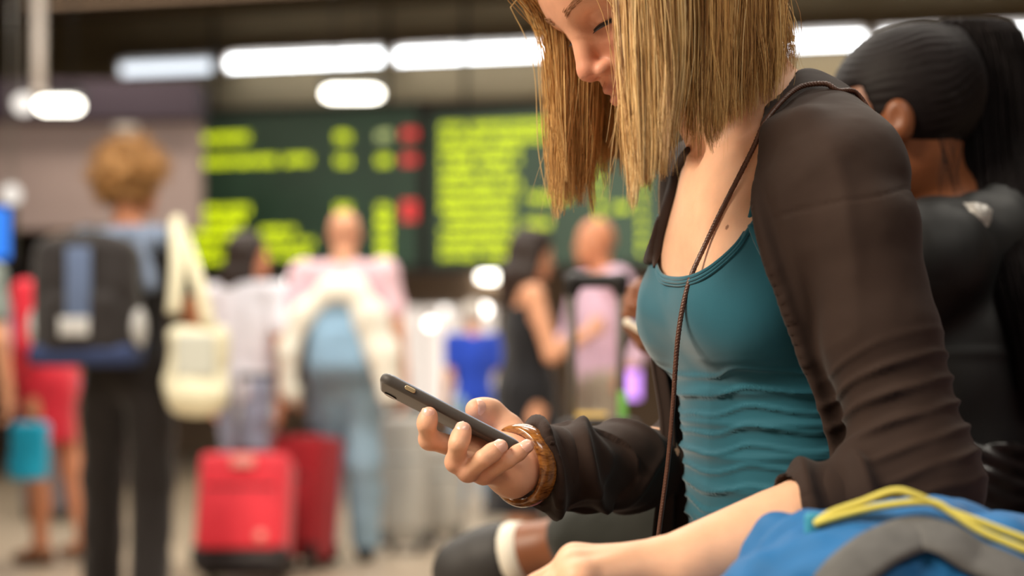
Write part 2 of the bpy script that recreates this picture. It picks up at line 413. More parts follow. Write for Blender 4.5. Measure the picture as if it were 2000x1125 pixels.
# ------------------------------------------------------------------ departure boards (dot-matrix rows)
M_YEL = glow('yellow_green_led', srgb(204, 218, 10), 2.9); M_RED = glow('red_led', srgb(255, 62, 64), 1.25); M_PALE = glow('pale_led', srgb(196, 205, 130), 2.2)
M_SCR = mat('board_screen', srgb(40, 72, 56), .4, .5, var=.3, vscale=1.5); M_HOUS = mat('board_housing', srgb(26, 24, 24), .6)
def dots(x0, x1, y, hpx, off, seed, dens=.60):
    """one row of dot-matrix characters between pixel columns x0..x1 on the board plane"""
    g = np.random.default_rng(seed); a = onplane(x0, y, off); b = onplane(x1, y, off); L = np.linalg.norm((b-a)[:2]); hz = hpx/FPX*a[1]
    dt = hz/7.4; cw = dt*6; n = max(1, int(L/cw)); V = []; F = []; k = 0
    ex = np.array([PE[0], PE[1], 0]); nn = np.array([PN[0], PN[1], 0])
    for ch in range(n):
        if n > 6 and g.random() < .06: continue
        M = g.random((7, 5)) < dens; M[0] |= g.random(5) < .4; M[:, 0] |= g.random(7) < .5
        for r in range(7):
            for q in range(5):
                if not M[r, q]: continue
                p = a+ex*(ch*cw+q*dt)+np.array([0, 0, (3-r)*dt]); h = dt*.45
                V += [p-ex*h-[0, 0, h], p+ex*h-[0, 0, h], p+ex*h+[0, 0, h], p-ex*h+[0, 0, h]]; F.append((k, k+1, k+2, k+3)); k += 4
    return np.array(V), np.array(F)
def board(x0, x1, y0, y1, label, rows):
    a, b = onplane(x0, y0, .35), onplane(x1, y0, .35); zl = onplane((x0+x1)/2, y1, .35)[2]; zt = onplane((x0+x1)/2, y0, .35)[2]
    c_ = (a+b)/2; c_[2] = (zl+zt)/2; L = np.linalg.norm((b-a)[:2])/2; hz = (zt-zl)/2
    e = empty('departure_board', [c_[0], c_[1], zl]); tag(e, label, 'board')
    v, f = boxes([(c_, (L, .10, hz), RE)]); mkmesh('housing', v, f, M_HOUS, e, smooth=False)
    sc = c_-np.array([PN[0], PN[1], 0])*.104; v, f = boxes([(sc, (L-.05, .006, hz-.06), RE)]); mkmesh('screen', v, f, M_SCR, e, smooth=False)
    v, f = boxes([(c_-np.array([PN[0], PN[1], 0])*.115+[0, 0, s*(hz-.025)], (L, .02, .03), RE) for s in (-1, 1)]+[(c_-np.array([PN[0], PN[1], 0])*.115+np.array([PE[0], PE[1], 0])*s*(L-.02), (.02, .02, hz), RE) for s in (-1, 1)]); mkmesh('bezel', v, f, M_HOUS, e, smooth=False)
    for s in (-.7, .7):
        q = c_+np.array([PE[0], PE[1], 0])*L*s; v, f = tube([q+[0, 0, hz], [q[0], q[1], 4.8]], .02, 8); mkmesh('hanger_rod', v, f, M_BLACKM, e)
    for i, (xa, xb, y, hp, m) in enumerate(rows):
        v, f = dots(xa, xb, y, hp, .475, int(x0)+i*7, .95 if m is M_RED else .60); mkmesh('text_row' if m is not M_RED else 'status_box', v, f, m, e, smooth=False)['kind'] = 'stuff'
rows = []
for y, xe in ((272, 490), (318, 622), (412, 492), (436, 488), (460, 484), (484, 478), (506, 470)):
    rows.append((372, xe, y, 17, M_YEL)); 
    if y < 420: rows.append((658, 690, y-4, 19, M_YEL))
    if y > 300: rows.append((738, 768, y-4, 18, M_YEL))
    else: rows.append((738, 768, y-6, 18, M_PALE))
rows += [(510, 585, 452, 15, M_YEL), (510, 620, 476, 15, M_YEL), (510, 605, 498, 15, M_YEL)]
for y in (262, 312, 402, 422): rows.append((786, 818, y, 20, M_RED))
board(346, 832, 212, 536, 'departure board on the left with green rows and red status boxes', rows)
rows = []
for i in range(12):
    y = 250+i*22.6
    rows.append((862, [1085, 1078, 1022, 1018, 1014, 1022, 1014, 1012, 1012, 1012, 1010, 1010][i], y, 15, M_YEL))
    if i == 6: rows.append((1030, 1122, y+2, 15, M_YEL))
    if i == 8: rows.append((1030, 1085, y+6, 15, M_YEL))
    if i > 0: rows.append((1166, 1186, y-8, 15, M_YEL)); rows.append((1250, 1272, y-10, 15, M_YEL))
    if i == 7: rows.append((1196, 1236, y-2, 15, M_YEL))
board(836, 1330, 206, 530, 'departure board on the right packed with yellow-green rows', rows)
# ------------------------------------------------------------------ shared materials
SKIN = mat('skin_fair', (0.72, 0.42, 0.28), 0.48, 0.35, sss=0.12, attr=True, var=0.06, vscale=60, bump=0.12, bscale=900)
M_CAMI = mat('teal_jersey', srgb(24, 88, 106), 0.75, 0.25, sheen=0.25, var=0.05, bump=0.10, bscale=1500)
M_CARD = mat('brown_jersey', srgb(47, 33, 27), 0.8, 0.2, sheen=0.06, var=0.08, bump=0.15, bscale=1400)
M_HAIR = mat('blond_hair', (0.5, 0.33, 0.15), 0.42, 0.45, attr=True)
M_NAIL = mat('fingernail', srgb(240, 190, 172), 0.2, 0.6)
M_LASH = mat('dark_lash', srgb(45, 28, 20), 0.6)
M_DARKCLOTH = mat('black_trousers', srgb(24, 22, 22), 0.8, 0.2, var=0.1)

# ------------------------------------------------------------------ hero: frames
SL = P(1642, 335, 1.215); SR = P(1365, 350, 1.52)
MB_ = (SL+SR)/2; MB_[2] = 1.108
LV = SL-SR; LV[2] = 0; LV = nrm(LV); FV = np.array([-LV[1]*-1, 0, 0]); FV = nrm(np.cross(LV, [0, 0, 1.0]))
UP = np.array([0, 0, 1.0]); RB = np.stack([FV, LV, UP], 1)
def B(f, l, z): 
    c = MB_+FV*(f-0.06*(1.108-z))+LV*l
    return np.array([c[0], c[1], z])
# head frame: heading nearly in profile, looking down at the phone
hh = np.array([-math.cos(.432), -math.sin(.432), 0]); pitch = .661; roll = .041
HF = hh*math.cos(pitch)-UP*math.sin(pitch); HL = np.cross(UP, hh); HU = np.cross(HF, HL)
HL, HU = HL*math.cos(roll)+HU*math.sin(roll), HU*math.cos(roll)-HL*math.sin(roll)
RH = np.stack([HF, HL, HU], 1); HQ = 0.91
HC = np.array([0.120, 1.345, 1.2733])
CRC, CRR = np.array([-.015, 0, .034]), np.array([.099, .080, .088])      # cranium
def H(x, y, z): return HC+RH@(np.array([x, y, z])*HQ)

hero = empty('person', (0.29, 1.37, 0.0))
tag(hero, 'woman with blond bob in brown cardigan and teal top looking down at phone', 'person')

# joints
EL = P(1790, 945, 1.17); WL = P(1318, 1114, 1.12)
ER = P(1372, 915, 1.50); WR = P(1022, 905, 1.325)

def torso(F, off=0.0, k=0.03, breasts=True, hips=True):
    F.ell(B(0.0, 0, .98), np.array([.088, .128, .17])+off, RB, k)
    F.ell(B(-.004, 0, 1.055), np.array([.078, .14, .085])+off, RB, k)
    for s in (-1, 1):
        F.cap(B(-.012, s*.03, 1.112), B(-.015, s*.145, 1.082), .045+off, .037+off, k)
        F.cap(B(-.040, s*.03, 1.150), B(-.025, s*.12, 1.103), .026+off, .026+off, k)
        if breasts:
            F.ell(B(.048, s*.07, .962), np.array([.053, .062, .060])+off, RB, 0.022)
            F.ell(B(.035, s*.07, 1.0), np.array([.048, .055, .065])+off, RB, 0.03)
    F.ell(B(0.0, 0, .82), np.array([.083, .115, .15])+off, RB, k)
    if hips:
        F.ell(B(-.01, 0, .66), np.array([.112, .160, .13])+off, RB, k)
    return F

# ------------------------------------------------------------------ hero: skin (head, neck, chest)
F = Field(HC-[.165, .22, .34], HC+[.24, .25, .145], 0.0019)
F.ell(H(*CRC), CRR*HQ, RH, 0)
F.ell(H(.028, 0, -.008), np.array([.060, .061, .075])*HQ, RH, .03)
F.ell(H(.05, 0, .035), np.array([.044, .058, .045])*HQ, RH, .03)
F.ell(H(.028, 0, -.058), np.array([.052, .048, .050])*HQ, RH, .03)
F.ell(H(.074, 0, -.098), np.array([.017, .020, .015])*HQ, RH, .02)
for s in (-1, 1):
    F.cap(H(-.008, s*.055, -.04), H(.064, s*.016, -.098), .014, .011, .022)
    F.ell(H(.056, s*.041, -.024), np.array([.023, .021, .019])*HQ, RH, .022)
F.ell(H(.076, 0, -.066), np.array([.021, .027, .022])*HQ, RH, .018)
for s in (-1, 1):
    F.ell(H(.093, s*.033, -.001), np.array([.018, .018, .0125])*HQ, RH, .014, 's')
    F.cap(H(.0835, s*.010, .017), H(.068, s*.050, .018), .009, .008, .014)
F.cap(H(.084, 0, .010), H(.1055, 0, -.034), .0085, .0092, .012)
F.ell(H(.107, 0, -.0395), np.array([.0112, .0098, .0095])*HQ, RH, .006)
for s in (-1, 1):
    F.ell(H(.0965, s*.0125, -.0455), np.array([.0115, .0068, .0078])*HQ, RH, .005)
    F.ell(H(.0995, s*.0068, -.053), np.array([.0062, .0034, .0042])*HQ, RH, .002, 's')
    F.ell(H(.0715, s*.032, -.002), np.array([.0135, .015, .0125])*HQ, RH, .004)           # eyeball under lids
    F.cap(H(.0845, s*.020, -.0085), H(.078, s*.046, -.0075), .0012, .0012, .002, 's')       # lid crease
    F.cap(H(.0985, 0, -.0665), H(.082, s*.023, -.0735), .0052, .0026, .004)                 # lips
    F.cap(H(.097, 0, -.0795), H(.082, s*.021, -.0755), .0060, .0028, .004)
for s in (-1, 1):
    F.cap(H(.1045, 0, -.0728), H(.083, s*.026, -.0745), .0017, .0014, .003, 's')
    F.ell(H(-.012, s*.073, -.008), np.array([.018, .007, .030])*HQ, RH, .006)               # ears
# neck
NB = B(-.02, 0, 1.12)
F.cap(H(-.028, 0, -.045), NB, .052, .056, .03)
F.cap(H(.0, 0, -.065), B(.02, 0, 1.12), .036, .036, .03)
for s in (-1, 1):
    F.cap(H(-.018, s*.05, -.04), B(.046, s*.018, 1.105), .011, .009, .016)                  # neck muscle
    F.cap(B(.05, s*.022, 1.098), B(.022, s*.135, 1.122), .0085, .009, .016)                 # collar bone
torso(F, 0.0, .03, True, False)
F.ell(B(.066, 0, 1.116), [.008, .010, .010], RB, .016, 's')                                 # notch
Vh, Fh = F.surface(); Vh = relax(Vh, Fh, 2, .4)
del F
# arms and hands
def limb(pts, rs, h, k=.02, pad=.03):
    pts = np.array(pts); F = Field(pts.min(0)-max(rs)-pad, pts.max(0)+max(rs)+pad, h); return F
FA = limb([SL, EL], [.05], .004).chain([SL, (SL*.4+EL*.6), EL], [.033, .034, .033], .02); VaL, FaL = FA.surface()
FA = limb([SR, ER], [.05], .004).chain([SR, (SR*.4+ER*.6), ER], [.034, .034, .033], .02); VaR, FaR = FA.surface()
# left forearm + hand resting on the lap
def pal(w, kn, rs, F, k=.012):
    for q, r in zip(kn, rs): F.cap(w, q, .019, r, k)
knL = [P(1160, 1112, 1.135), P(1122, 1104, 1.112), P(1116, 1120, 1.09), P(1132, 1142, 1.072)]     # index (far) .. little (near)
pipL = [P(1085, 1148, 1.13), P(1050, 1144, 1.105), P(1046, 1160, 1.08), P(1078, 1178, 1.062)]
dipL = [P(1045, 1165, 1.125), P(1012, 1165, 1.10), P(1012, 1180, 1.075), P(1050, 1195, 1.06)]
tipL = [P(1030, 1195, 1.12), P(1003, 1200, 1.098), P(1004, 1212, 1.073), P(1040, 1222, 1.058)]
F = Field(np.minimum(EL, tipL[2])-[.06, .05, .06], np.maximum(EL, knL[0])+[.03, .04, .05], .0023)
F.chain([EL, EL*.65+WL*.35, WL], [.034, .0365, .0245], .02)
F.cap(EL*.5+WL*.5+[0, 0, -.004], WL+[0, -.008, -.004], .030, .019, .02)
F.cap(EL*.4+WL*.6+[0, .008, 0], WL+[0, .012, .002], .026, .019, .02)
F.ell(WL+[.012, -.006, .012], [.012, .010, .010], None, .018)
wl = WL+np.array([-.012, 0, -.002])
pal(wl, knL, [.0145, .0150, .0140, .0125], F, .014)
F.cap((knL[0]+knL[1])/2, (knL[2]+knL[3])/2, .010, .010, .012)
for i in range(4):
    r = [.0098, .0100, .0095, .0085][i]
    F.cap(knL[i], pipL[i], r*1.12, r, .005); F.cap(pipL[i], dipL[i], r*.98, r*.9, .003); F.cap(dipL[i], tipL[i], r*.9, r*.78, .003)
    F.ell(knL[i]+[0, 0, .007], [.0095, .0085, .0075], None, .010)
    F.cap(knL[i]+[0, 0, .010], wl*.75+knL[i]*.25+[0, 0, .016], .0028, .0022, .010)                # tendons
th = [wl+[-.012, .025, -.012], P(1165, 1128, 1.165), P(1110, 1155, 1.165), P(1080, 1175, 1.155)]
F.chain(th, [.016, .0135, .011, .009], .01)
VfL, FfL = F.surface(); VfL = relax(VfL, FfL, 1, .4)
# right forearm + hand around the phone
mc = [P(926, 884, 1.302), P(949, 903, 1.302), P(973, 919, 1.303), P(997, 932, 1.306)]
pi_ = [P(839, 858, 1.276), P(891, 902, 1.262), P(914, 921, 1.262), P(945, 928, 1.272)]
di_ = [P(833, 829, 1.262), P(895, 867, 1.248), P(944, 896, 1.248), P(992, 899, 1.262)]
ti_ = [P(838, 810, 1.264), P(905, 840, 1.256), P(977, 873, 1.257), P(1030, 871, 1.270)]
thR = [P(1016, 882, 1.335), P(990, 840, 1.347), P(960, 806, 1.347), P(929, 800, 1.334)]
lo = np.min(np.array(mc+pi_+di_+ti_+thR+[WR]), 0)-.035; hi = np.max(np.array(mc+pi_+di_+ti_+thR+[WR]), 0)+.04
F = Field(lo, hi, .0013)
WR2 = WR+nrm(ER-WR)*.05
F.cap(WR2, WR, .026, .0235, .015)
pal(WR, mc, [.0125, .0130, .0125, .0115], F, .012)
F.cap(mc[0], mc[3], .0105, .0105, .010)
F.ell(P(1003, 930, 1.305), [.017, .017, .019], None, .012); F.ell(P(995, 915, 1.312), [.017, .018, .02], None, .014)
F.chain(thR, [.0185, .0142, .0108, .0090], .010); F.cap(thR[0], mc[0], .014, .011, .016)
F.ell(thR[2]*.4+thR[3]*.6, [.0115, .0105, .0105], None, .010)
for i in range(4):
    r = [.0088, .0090, .0086, .0076][i]
    F.cap(mc[i], pi_[i], r*1.14, r*1.03, .006); F.cap(pi_[i], di_[i], r*1.0, r*.93, .0025); F.cap(di_[i], ti_[i], r*.94, r*.82, .0025)
    F.ell(pi_[i], r*1.08, None, .004); F.ell((di_[i]+ti_[i])/2, r*.96, None, .004)
VfR, FfR = F.surface(); VfR = relax(VfR, FfR, 2, .4)
F = limb([ER, WR2], [.05], .004).chain([ER, ER*.6+WR2*.4, WR2], [.036, .036, .0262], .02); VgR, FgR = F.surface()
del F
Vs, Fs = join([(Vh, Fh), (VaL, FaL), (VaR, FaR), (VfL, FfL), (VfR, FfR), (VgR, FgR)])
# skin tone: lips, nose tip, knuckles and finger ends are redder than the rest
base = np.array(srgb(230, 180, 148)); red = np.array(srgb(206, 130, 108)); lip = np.array(srgb(190, 104, 96))
c = np.tile(base, (len(Vs), 1))
hl = (Vs-HC)@RH/HQ
def blend(c, w, t): return c*(1-w[:, None])+np.array(t)*w[:, None]
face = (hl[:, 0] > .03) & (hl[:, 2] > -.13)
c = blend(c, 0.55*np.exp(-(((hl-[.07, .035, -.025])/[.04, .03, .03])**2).sum(1)), red)
c = blend(c, 0.7*np.exp(-(((hl-[.107, 0, -.040])/[.018, .018, .016])**2).sum(1)), red)
c = blend(c, 0.35*sstep(.04, .08, hl[:, 0])*(hl[:, 2] > -.15)*(hl[:, 2] < .12), red)
c = blend(c, 0.85*np.exp(-(((hl-[.096, 0, -.0665])/[.010, .020, .0045])**2).sum(1))*face, lip)
c = blend(c, 0.85*np.exp(-(((hl-[.096, 0, -.079])/[.010, .019, .0055])**2).sum(1))*face, lip)
for q in pi_+ti_+knL+pipL+[thR[3]]: c = blend(c, 0.55*np.exp(-((Vs-q)**2).sum(1)/.011**2), red)
c = blend(c, 0.30*np.exp(-((Vs-WR)**2).sum(1)/.06**2), red)
mole = P(1420, 446, 1.30)
pr = np.stack([1000+FPX*Vs[:, 0]/Vs[:, 1], HORIZON-FPX*(Vs[:, 2]-CAMH)/Vs[:, 1]], 1)
i0 = np.argmin(((pr-[1420, 446])**2).sum(1)+1e6*(Vs[:, 1] > 1.40)); c = blend(c, 0.8*(((Vs-Vs[i0])**2).sum(1) < .0021**2), srgb(120, 70, 50))
body = mkmesh('body', Vs, Fs, SKIN, hero, col=c)
body['label'] = 'fair skin of face, neck, chest, forearms and hands'
# fingernails
def nail(tip, dip, out, r, L):
    a = nrm(tip-dip); o = nrm(out-a*(out@a)); sd = np.cross(a, o); R = np.stack([a, sd, o], 1)
    th_ = np.linspace(-1, 1, 9); V = []; Fq = []
    for u in np.linspace(-1, 1, 9):
        for w in th_:
            ww = w*math.sqrt(max(0, 1-abs(u)**3.5)) ; ang = ww*1.0
            p = tip+a*(u*L*.5+r*.1)+sd*(math.sin(ang)*r*.93)+o*(math.cos(ang)*r*1.08-(.0010*(u+.1)**2)+.0004)
            V.append(p)
    for i in range(8):
        for j in range(8): Fq.append((i*9+j, i*9+j+1, (i+1)*9+j+1, (i+1)*9+j))
    return np.array(V), np.array(Fq)
camv = lambda p: nrm(np.array([0, 0, CAMH])-p)
for i in range(4):
    r = [.0088, .0090, .0086, .0076][i]*.93
    v, f = nail(ti_[i]*.85+di_[i]*.15, di_[i], camv(ti_[i])+np.array([-.35, 0, -.1]), r, .011); mkmesh('fingernail', v, f, M_NAIL, hero)
v, f = nail(thR[3]+nrm(thR[3]-thR[2])*-.001, thR[2], camv(thR[3])+np.array([-.2, 0, .35]), .0108, .013); mkmesh('fingernail', v, f, M_NAIL, hero)
# lashes and eyebrows
hl_face = (Vh-HC)@RH/HQ; hl_face = hl_face[(hl_face[:, 0] > .04) & (hl_face[:, 2] > -.02) & (hl_face[:, 2] < .06)]
def skinx(y, z):
    w_ = (hl_face[:, 1]-y)**2+(hl_face[:, 2]-z)**2; return hl_face[np.argsort(w_)[:4], 0].max()
for s in (1, -1):
    pths = []
    for t in np.linspace(0, 1, 34):
        y = s*(.020+.026*t); bx = .0853-.0075*t*t-.0005; z = -.0085+.0015*math.sin(t*math.pi)
        a = np.array([bx, y, z]); d = np.array([.7, s*(t-.3)*.9, -.55]); d /= np.linalg.norm(d)
        L = .0055+.003*t
        pths.append([H(*(a+d*L*q+np.array([0, 0, .0012*q*q]))) for q in np.linspace(0, 1, 5)])
    v, f = strands(pths, .00042)
    ln = [H(.0856-.0075*t*t, s*(.019+.028*t), -.0085+.0015*math.sin(t*math.pi)) for t in np.linspace(0, 1, 12)]
    v2, f2 = tube(ln, .0009, 6); V_, F_ = join([(v, f), (v2, f2)]); mkmesh('eyelash', V_, F_, M_LASH, hero)
    pths = []
    for q in range(110):
        t = random.random(); w = random.uniform(-1, 1)*(.0045-.003*t)
        y_, z_ = s*(.012+.040*t), .020+.006*math.sin(t*2.2)+w
        a = np.array([skinx(y_, z_)+.0004, y_, z_])
        d = np.array([-.15-.3*t, s*.8, .35-.6*t]); d /= np.linalg.norm(d)
        e_ = a+d*.008; e_[0] = skinx(e_[1], e_[2])+.0012
        pths.append([H(*(a*(1-k_)+e_*k_+np.array([.0008*k_*(1-k_)*4, 0, 0]))) for k_ in np.linspace(0, 1, 4)])
    v, f = strands(pths, .00022); mkmesh('eyebrow', v, f, mat('eyebrow_hair', srgb(150, 106, 72), 0.7), hero)

# ------------------------------------------------------------------ hero: teal camisole
def pxy(X, Y, Z): return 1000+FPX*X/Y, HORIZON-FPX*(Z-CAMH)/Y
F = Field(MB_-[.19, .22, .56], MB_+[.17, .2, .03], .0024)
torso(F, .0035, .035, True, True)
# shelf between the breasts: jersey spans the gap
F.cap(B(.070, -.05, .965), B(.070, .05, .965), .036, .036, .03); F.cap(B(.045, -.04, 1.0), B(.045, .04, 1.0), .038, .038, .03)
X, Y, Z = F.grid(); px, py = pxy(X, Y, Z)
neck = np.interp(px, [1200, 1268, 1276, 1283, 1292, 1312, 1335, 1365, 1400, 1440, 1468, 1480, 1520, 1560],
                 [430, 470, 497, 523, 536, 541, 541, 532, 510, 473, 432, 415, 470, 520])
F.d = np.maximum(F.d, ((neck-py)*Y/FPX).astype(np.float32))
Vc, Fc = F.surface(); del F
N = vnormals(Vc, Fc); q = (Vc-MB_)@RB; 
pz = Vc[:, 2]
amp = sstep(.925, .89, pz)
ph = q[:, 1]*10+q[:, 0]*6
wr = np.zeros(len(Vc))
s1 = Vc*[3.2, 3.2, 1]
w1 = pz*205+2.4*fbm(s1*[.5, .5, 1], 5, 2)+.5*np.sin(ph)
rid = np.exp(-((np.sin(w1/2))**2)*5)
wr = rid*(0.6+.5*vnoise(s1*[1, 1, 8], 4))+.6*np.exp(-np.sin(w1*.83+2+2*vnoise(s1, 7))**2*9)
d = amp*.0042*(wr-.35)
# soft pulls across the bust
d += (1-amp)*.0009*np.sin(pz*220+q[:, 1]*90+4*fbm(Vc, 14, 2))*np.exp(-((pr_:=((Vc-B(.09, -.06, .985))/.05))**2).sum(1))
Vc = Vc+N*d[:, None]
cami = mkmesh('camisole', Vc, Fc, M_CAMI, hero)
# bindings: double stitched neckline and straps, laid on the surface
Vall = np.concatenate([Vc]); 
def on_surface(px_, py_, V, off=.0012, dmax=1.45):
    a = np.stack([1000+FPX*V[:, 0]/V[:, 1], HORIZON-FPX*(V[:, 2]-CAMH)/V[:, 1]], 1)
    w = ((a-[px_, py_])**2).sum(1); c_ = np.argsort(w)[:24]; best = c_[np.argmin(V[c_, 1])]
    D = V[best, 1]-off; return P(px_, py_, D)
nx = [1277, 1284, 1294, 1312, 1335, 1365, 1400, 1440, 1466]; ny = [500, 524, 537, 542, 542, 533, 511, 474, 434]
Vskin = np.concatenate([Vc, Vh])
for o_, r_ in ((2, .0022), (9, .0017), (15, .0012)):
    pts = spline([on_surface(a, b+o_, Vskin, .0006) for a, b in zip(nx, ny)], 60)
    v, f = tube(pts, r_, 8); mkmesh('neck_binding', v, f, M_CAMI, hero)
stp = spline([on_surface(1466, 436, Vskin, .0015), on_surface(1474, 405, Vskin, .002), on_surface(1484, 350, Vskin, .002), on_surface(1500, 290, Vskin, .002)], 24)
v, f = tube(stp, .0042, 8, flat=(np.array([0, 1, .2]), .35)); mkmesh('strap', v, f, M_CAMI, hero)
stp = spline([on_surface(1468, 440, Vskin, .001), on_surface(1484, 478, Vskin, .001), on_surface(1505, 515, Vskin, .001), on_surface(1530, 545, Vskin, .001)], 24)
v, f = tube(stp, .0040, 8, flat=(np.array([0, 1, .2]), .4)); mkmesh('arm_binding', v, f, M_CAMI, hero)
stp = spline([on_surface(1277, 505, Vskin, .0015), on_surface(1281, 470, Vskin, .002), on_surface(1292, 420, Vskin, .002)], 20)
v, f = tube(stp, .0040, 8); mkmesh('strap', v, f, M_CAMI, hero)

# ------------------------------------------------------------------ hero: brown cardigan
eb = spline([on_surface(a, b, Vskin, .007, 2) for a, b in [(1343, 292), (1324, 330), (1303, 400), (1291, 450), (1281, 500), (1277, 522)]], 50)
for _ in range(3): eb[1:-1] = (eb[:-2]+2*eb[1:-1]+eb[2:])/4
for _ in range(30): eb[1:-1, 1] = (eb[:-2, 1]+eb[2:, 1])/2; eb[1:-1, 2] = (eb[:-2, 2]+eb[2:, 2])/2; eb[1:-1, 0] = (eb[:-2, 0]+eb[2:, 0])/2
ebq = (eb-MB_)@RB; ebz = eb[::-1, 2]; ebl = ebq[::-1, 1]
F = Field(np.array([-.06, 1.02, .50]), np.array([.46, 1.66, 1.20]), .0028)
torso(F, .009, .03, True, True)
F.cap(B(-.055, -.03, 1.138), B(-.055, .03, 1.138), .034, .034, .03); F.cap(B(-.03, .035, 1.165), B(-.025, .058, 1.150), .022, .022, .02)                 # collar behind the neck
F.cap(B(-.045, .045, 1.135), B(-.03, .10, 1.112), .030, .029, .02)
for s_ in (-1, 1): F.cap(B(.045, s_*.03, 1.10), B(.02, s_*.135, 1.115), .021, .021, .02)
F.cap(B(-.03, 0, 1.0), B(-.055, 0, .66), .112, .125, .05)                            # loose back
F.cap(B(.025, .10, 1.02), B(.03, .10, .62), .055, .072, .05)                         # near front panel
inner = F.like()
inner.d = F.d+.007
X, Y, Z = F.grid(); px, py = pxy(X, Y, Z)
cutF = None
lf = (X-MB_[0])*LV[0]+(Y-MB_[1])*LV[1]; ff = (X-MB_[0])*FV[0]+(Y-MB_[1])*FV[1]
edgeN = np.interp(py, [60, 140, 200, 260, 330, 400, 450, 500, 560, 640, 740, 850, 1000, 1200],
                  [1500, 1506, 1494, 1482, 1476, 1473, 1482, 1500, 1522, 1548, 1580, 1612, 1640, 1660]).astype(np.float32)
cutN = (edgeN-px)*Y/FPX
cutF = lf-np.interp(Z, np.r_[ebz, ebz[-1]+.06], np.r_[ebl, ebl[-1]+.005]).astype(np.float32)
front = ff+.06*(1.108-Z)+.02                                                         # > 0: front half
near = np.maximum(cutN, -lf-.02); far = np.maximum(cutF, lf+.02)
cut = np.where(front > 0, np.minimum(cutN+0*lf, np.where(lf < 0, cutF, 1)), -1).astype(np.float32)
cut = np.where((front > 0) & (lf > -.01), cutN, cut); 
cut = np.maximum(cut, np.where((lf < 0.0) & (ff > -.015), np.minimum((py-515)*Y/FPX, ff+.015), -1)).astype(np.float32)
F.d = np.maximum(np.maximum(F.d, -inner.d), cut)
neckhole = F.like(); neckhole.cap(H(-.028, 0, -.03), B(-.02, 0, 1.10), .058, .064, 0)
F.d = np.maximum(F.d, -neckhole.d); del neckhole, inner
# sleeves: upper arms blend into the shoulders, forearms are open tubes
F.cap(SL+[-.010, 0, -.006], SL*.8+EL*.2+[.003, 0, 0], .037, .046, .03); F.chain([SL*.8+EL*.2+[.003, 0, 0], SL*.45+EL*.55, EL+[.002, 0, .002]], [.046, .0465, .046], .012)
F.chain([SR+[.006, 0, -.002], SR*.5+ER*.5, ER], [.048, .045, .043], .03)
aL = nrm(WL-EL); cufL = EL*.49+WL*.51; G = F.like()
G.cap(EL+[.002, 0, 0], cufL+aL*.03, .0465, .0465, 0)
F_ = (X-cufL[0])*aL[0]+(Y-cufL[1])*aL[1]+(Z-cufL[2])*aL[2]; G.d = np.maximum(G.d, F_)
G.cap(cufL-aL*.03, cufL+aL*.06, .0395, .0400, 0, 's')
hq_ = np.maximum(.03-np.abs(F.d-G.d), 0)/.03; F.d = np.minimum(F.d, G.d)-hq_*hq_*.0075
cufR = WR+nrm(ER-WR)*.012; aR = nrm(nrm(WR-ER)+np.array([-.1, .0, -.30])); G = F.like()
G.chain([ER, ER*.5+cufR*.5, cufR+aR*.02], [.043, .041, .045], .02)
F_ = (X-cufR[0])*aR[0]+(Y-cufR[1])*aR[1]+(Z-cufR[2])*aR[2]; G.d = np.maximum(G.d, F_)
G.cap(cufR+nrm(ER-WR)*.02, cufR+aR*.06, .034, .0385, 0, 's')
hq_ = np.maximum(.03-np.abs(F.d-G.d), 0)/.03; F.d = np.minimum(F.d, G.d)-hq_*hq_*.0075
del G, F_, hq_
Vk, Fk = F.surface(); del F, X, Y, Z, px, py, lf, ff, cut, cutN, cutF, near, far, front
Vk = relax(Vk, Fk, 4, .5)
N = vnormals(Vk, Fk)
q = (Vk-MB_)@RB
# folds: rings squeezed above the near elbow, long drapes down the front panel, ripples along the far forearm
axL = nrm(EL-SL); tL = ((Vk-SL)@axL)/np.linalg.norm(EL-SL); rL = np.linalg.norm(Vk-SL-np.outer((Vk-SL)@axL, axL), axis=1)
armL = sstep(.075, .055, rL)*sstep(-.15, .05, tL)*sstep(1.35, 1.1, tL)
wv = tL*84+3.4*fbm(Vk*[1, 1, .6], 13, 2)+2.2*(Vk[:, 0]-.3)*12
rings = np.exp(-np.sin(wv*.5)**2*4)
d = armL*sstep(.50, .70, tL)*sstep(1.08, .98, tL)*.0050*(rings-.35)*(.65+.6*vnoise(Vk, 30))
d += armL*sstep(.72, .2, tL)*.0042*np.exp(-np.sin((Vk@np.array([60, -50, 16.])+2.5*fbm(Vk*[1, 1, .3], 9, 2))*.6)**2*3)
drape = (1-armL)*sstep(.47, .43, Vk[:, 0])*(Vk[:, 1] < 1.37)*sstep(1.12, 1.0, Vk[:, 2])
d += drape*.012*(np.exp(-np.sin(Vk[:, 0]*62+Vk[:, 2]*17+1.5*fbm(Vk*[1, 1, .25], 10, 2))**2*3)-.4)
axR = nrm(WR-ER); tR = ((Vk-ER)@axR)/np.linalg.norm(WR-ER); rR = np.linalg.norm(Vk-ER-np.outer((Vk-ER)@axR, axR), axis=1)
armR = sstep(.075, .055, rR)*sstep(-.1, .05, tR)
d += armR*sstep(1.0, .6, tR)*.0045*(np.exp(-np.sin(tR*13+Vk[:, 2]*34+1.6*fbm(Vk, 16, 2))**2*4)-.3)
d += .0012*fbm(Vk, 22, 3)
# shoulder seam
seam = np.abs(tL-.16-.05*np.sin(Vk[:, 1]*30)); d -= armL*.0010*np.exp(-(seam/.005)**2)
Vk = Vk+N*d[:, None]
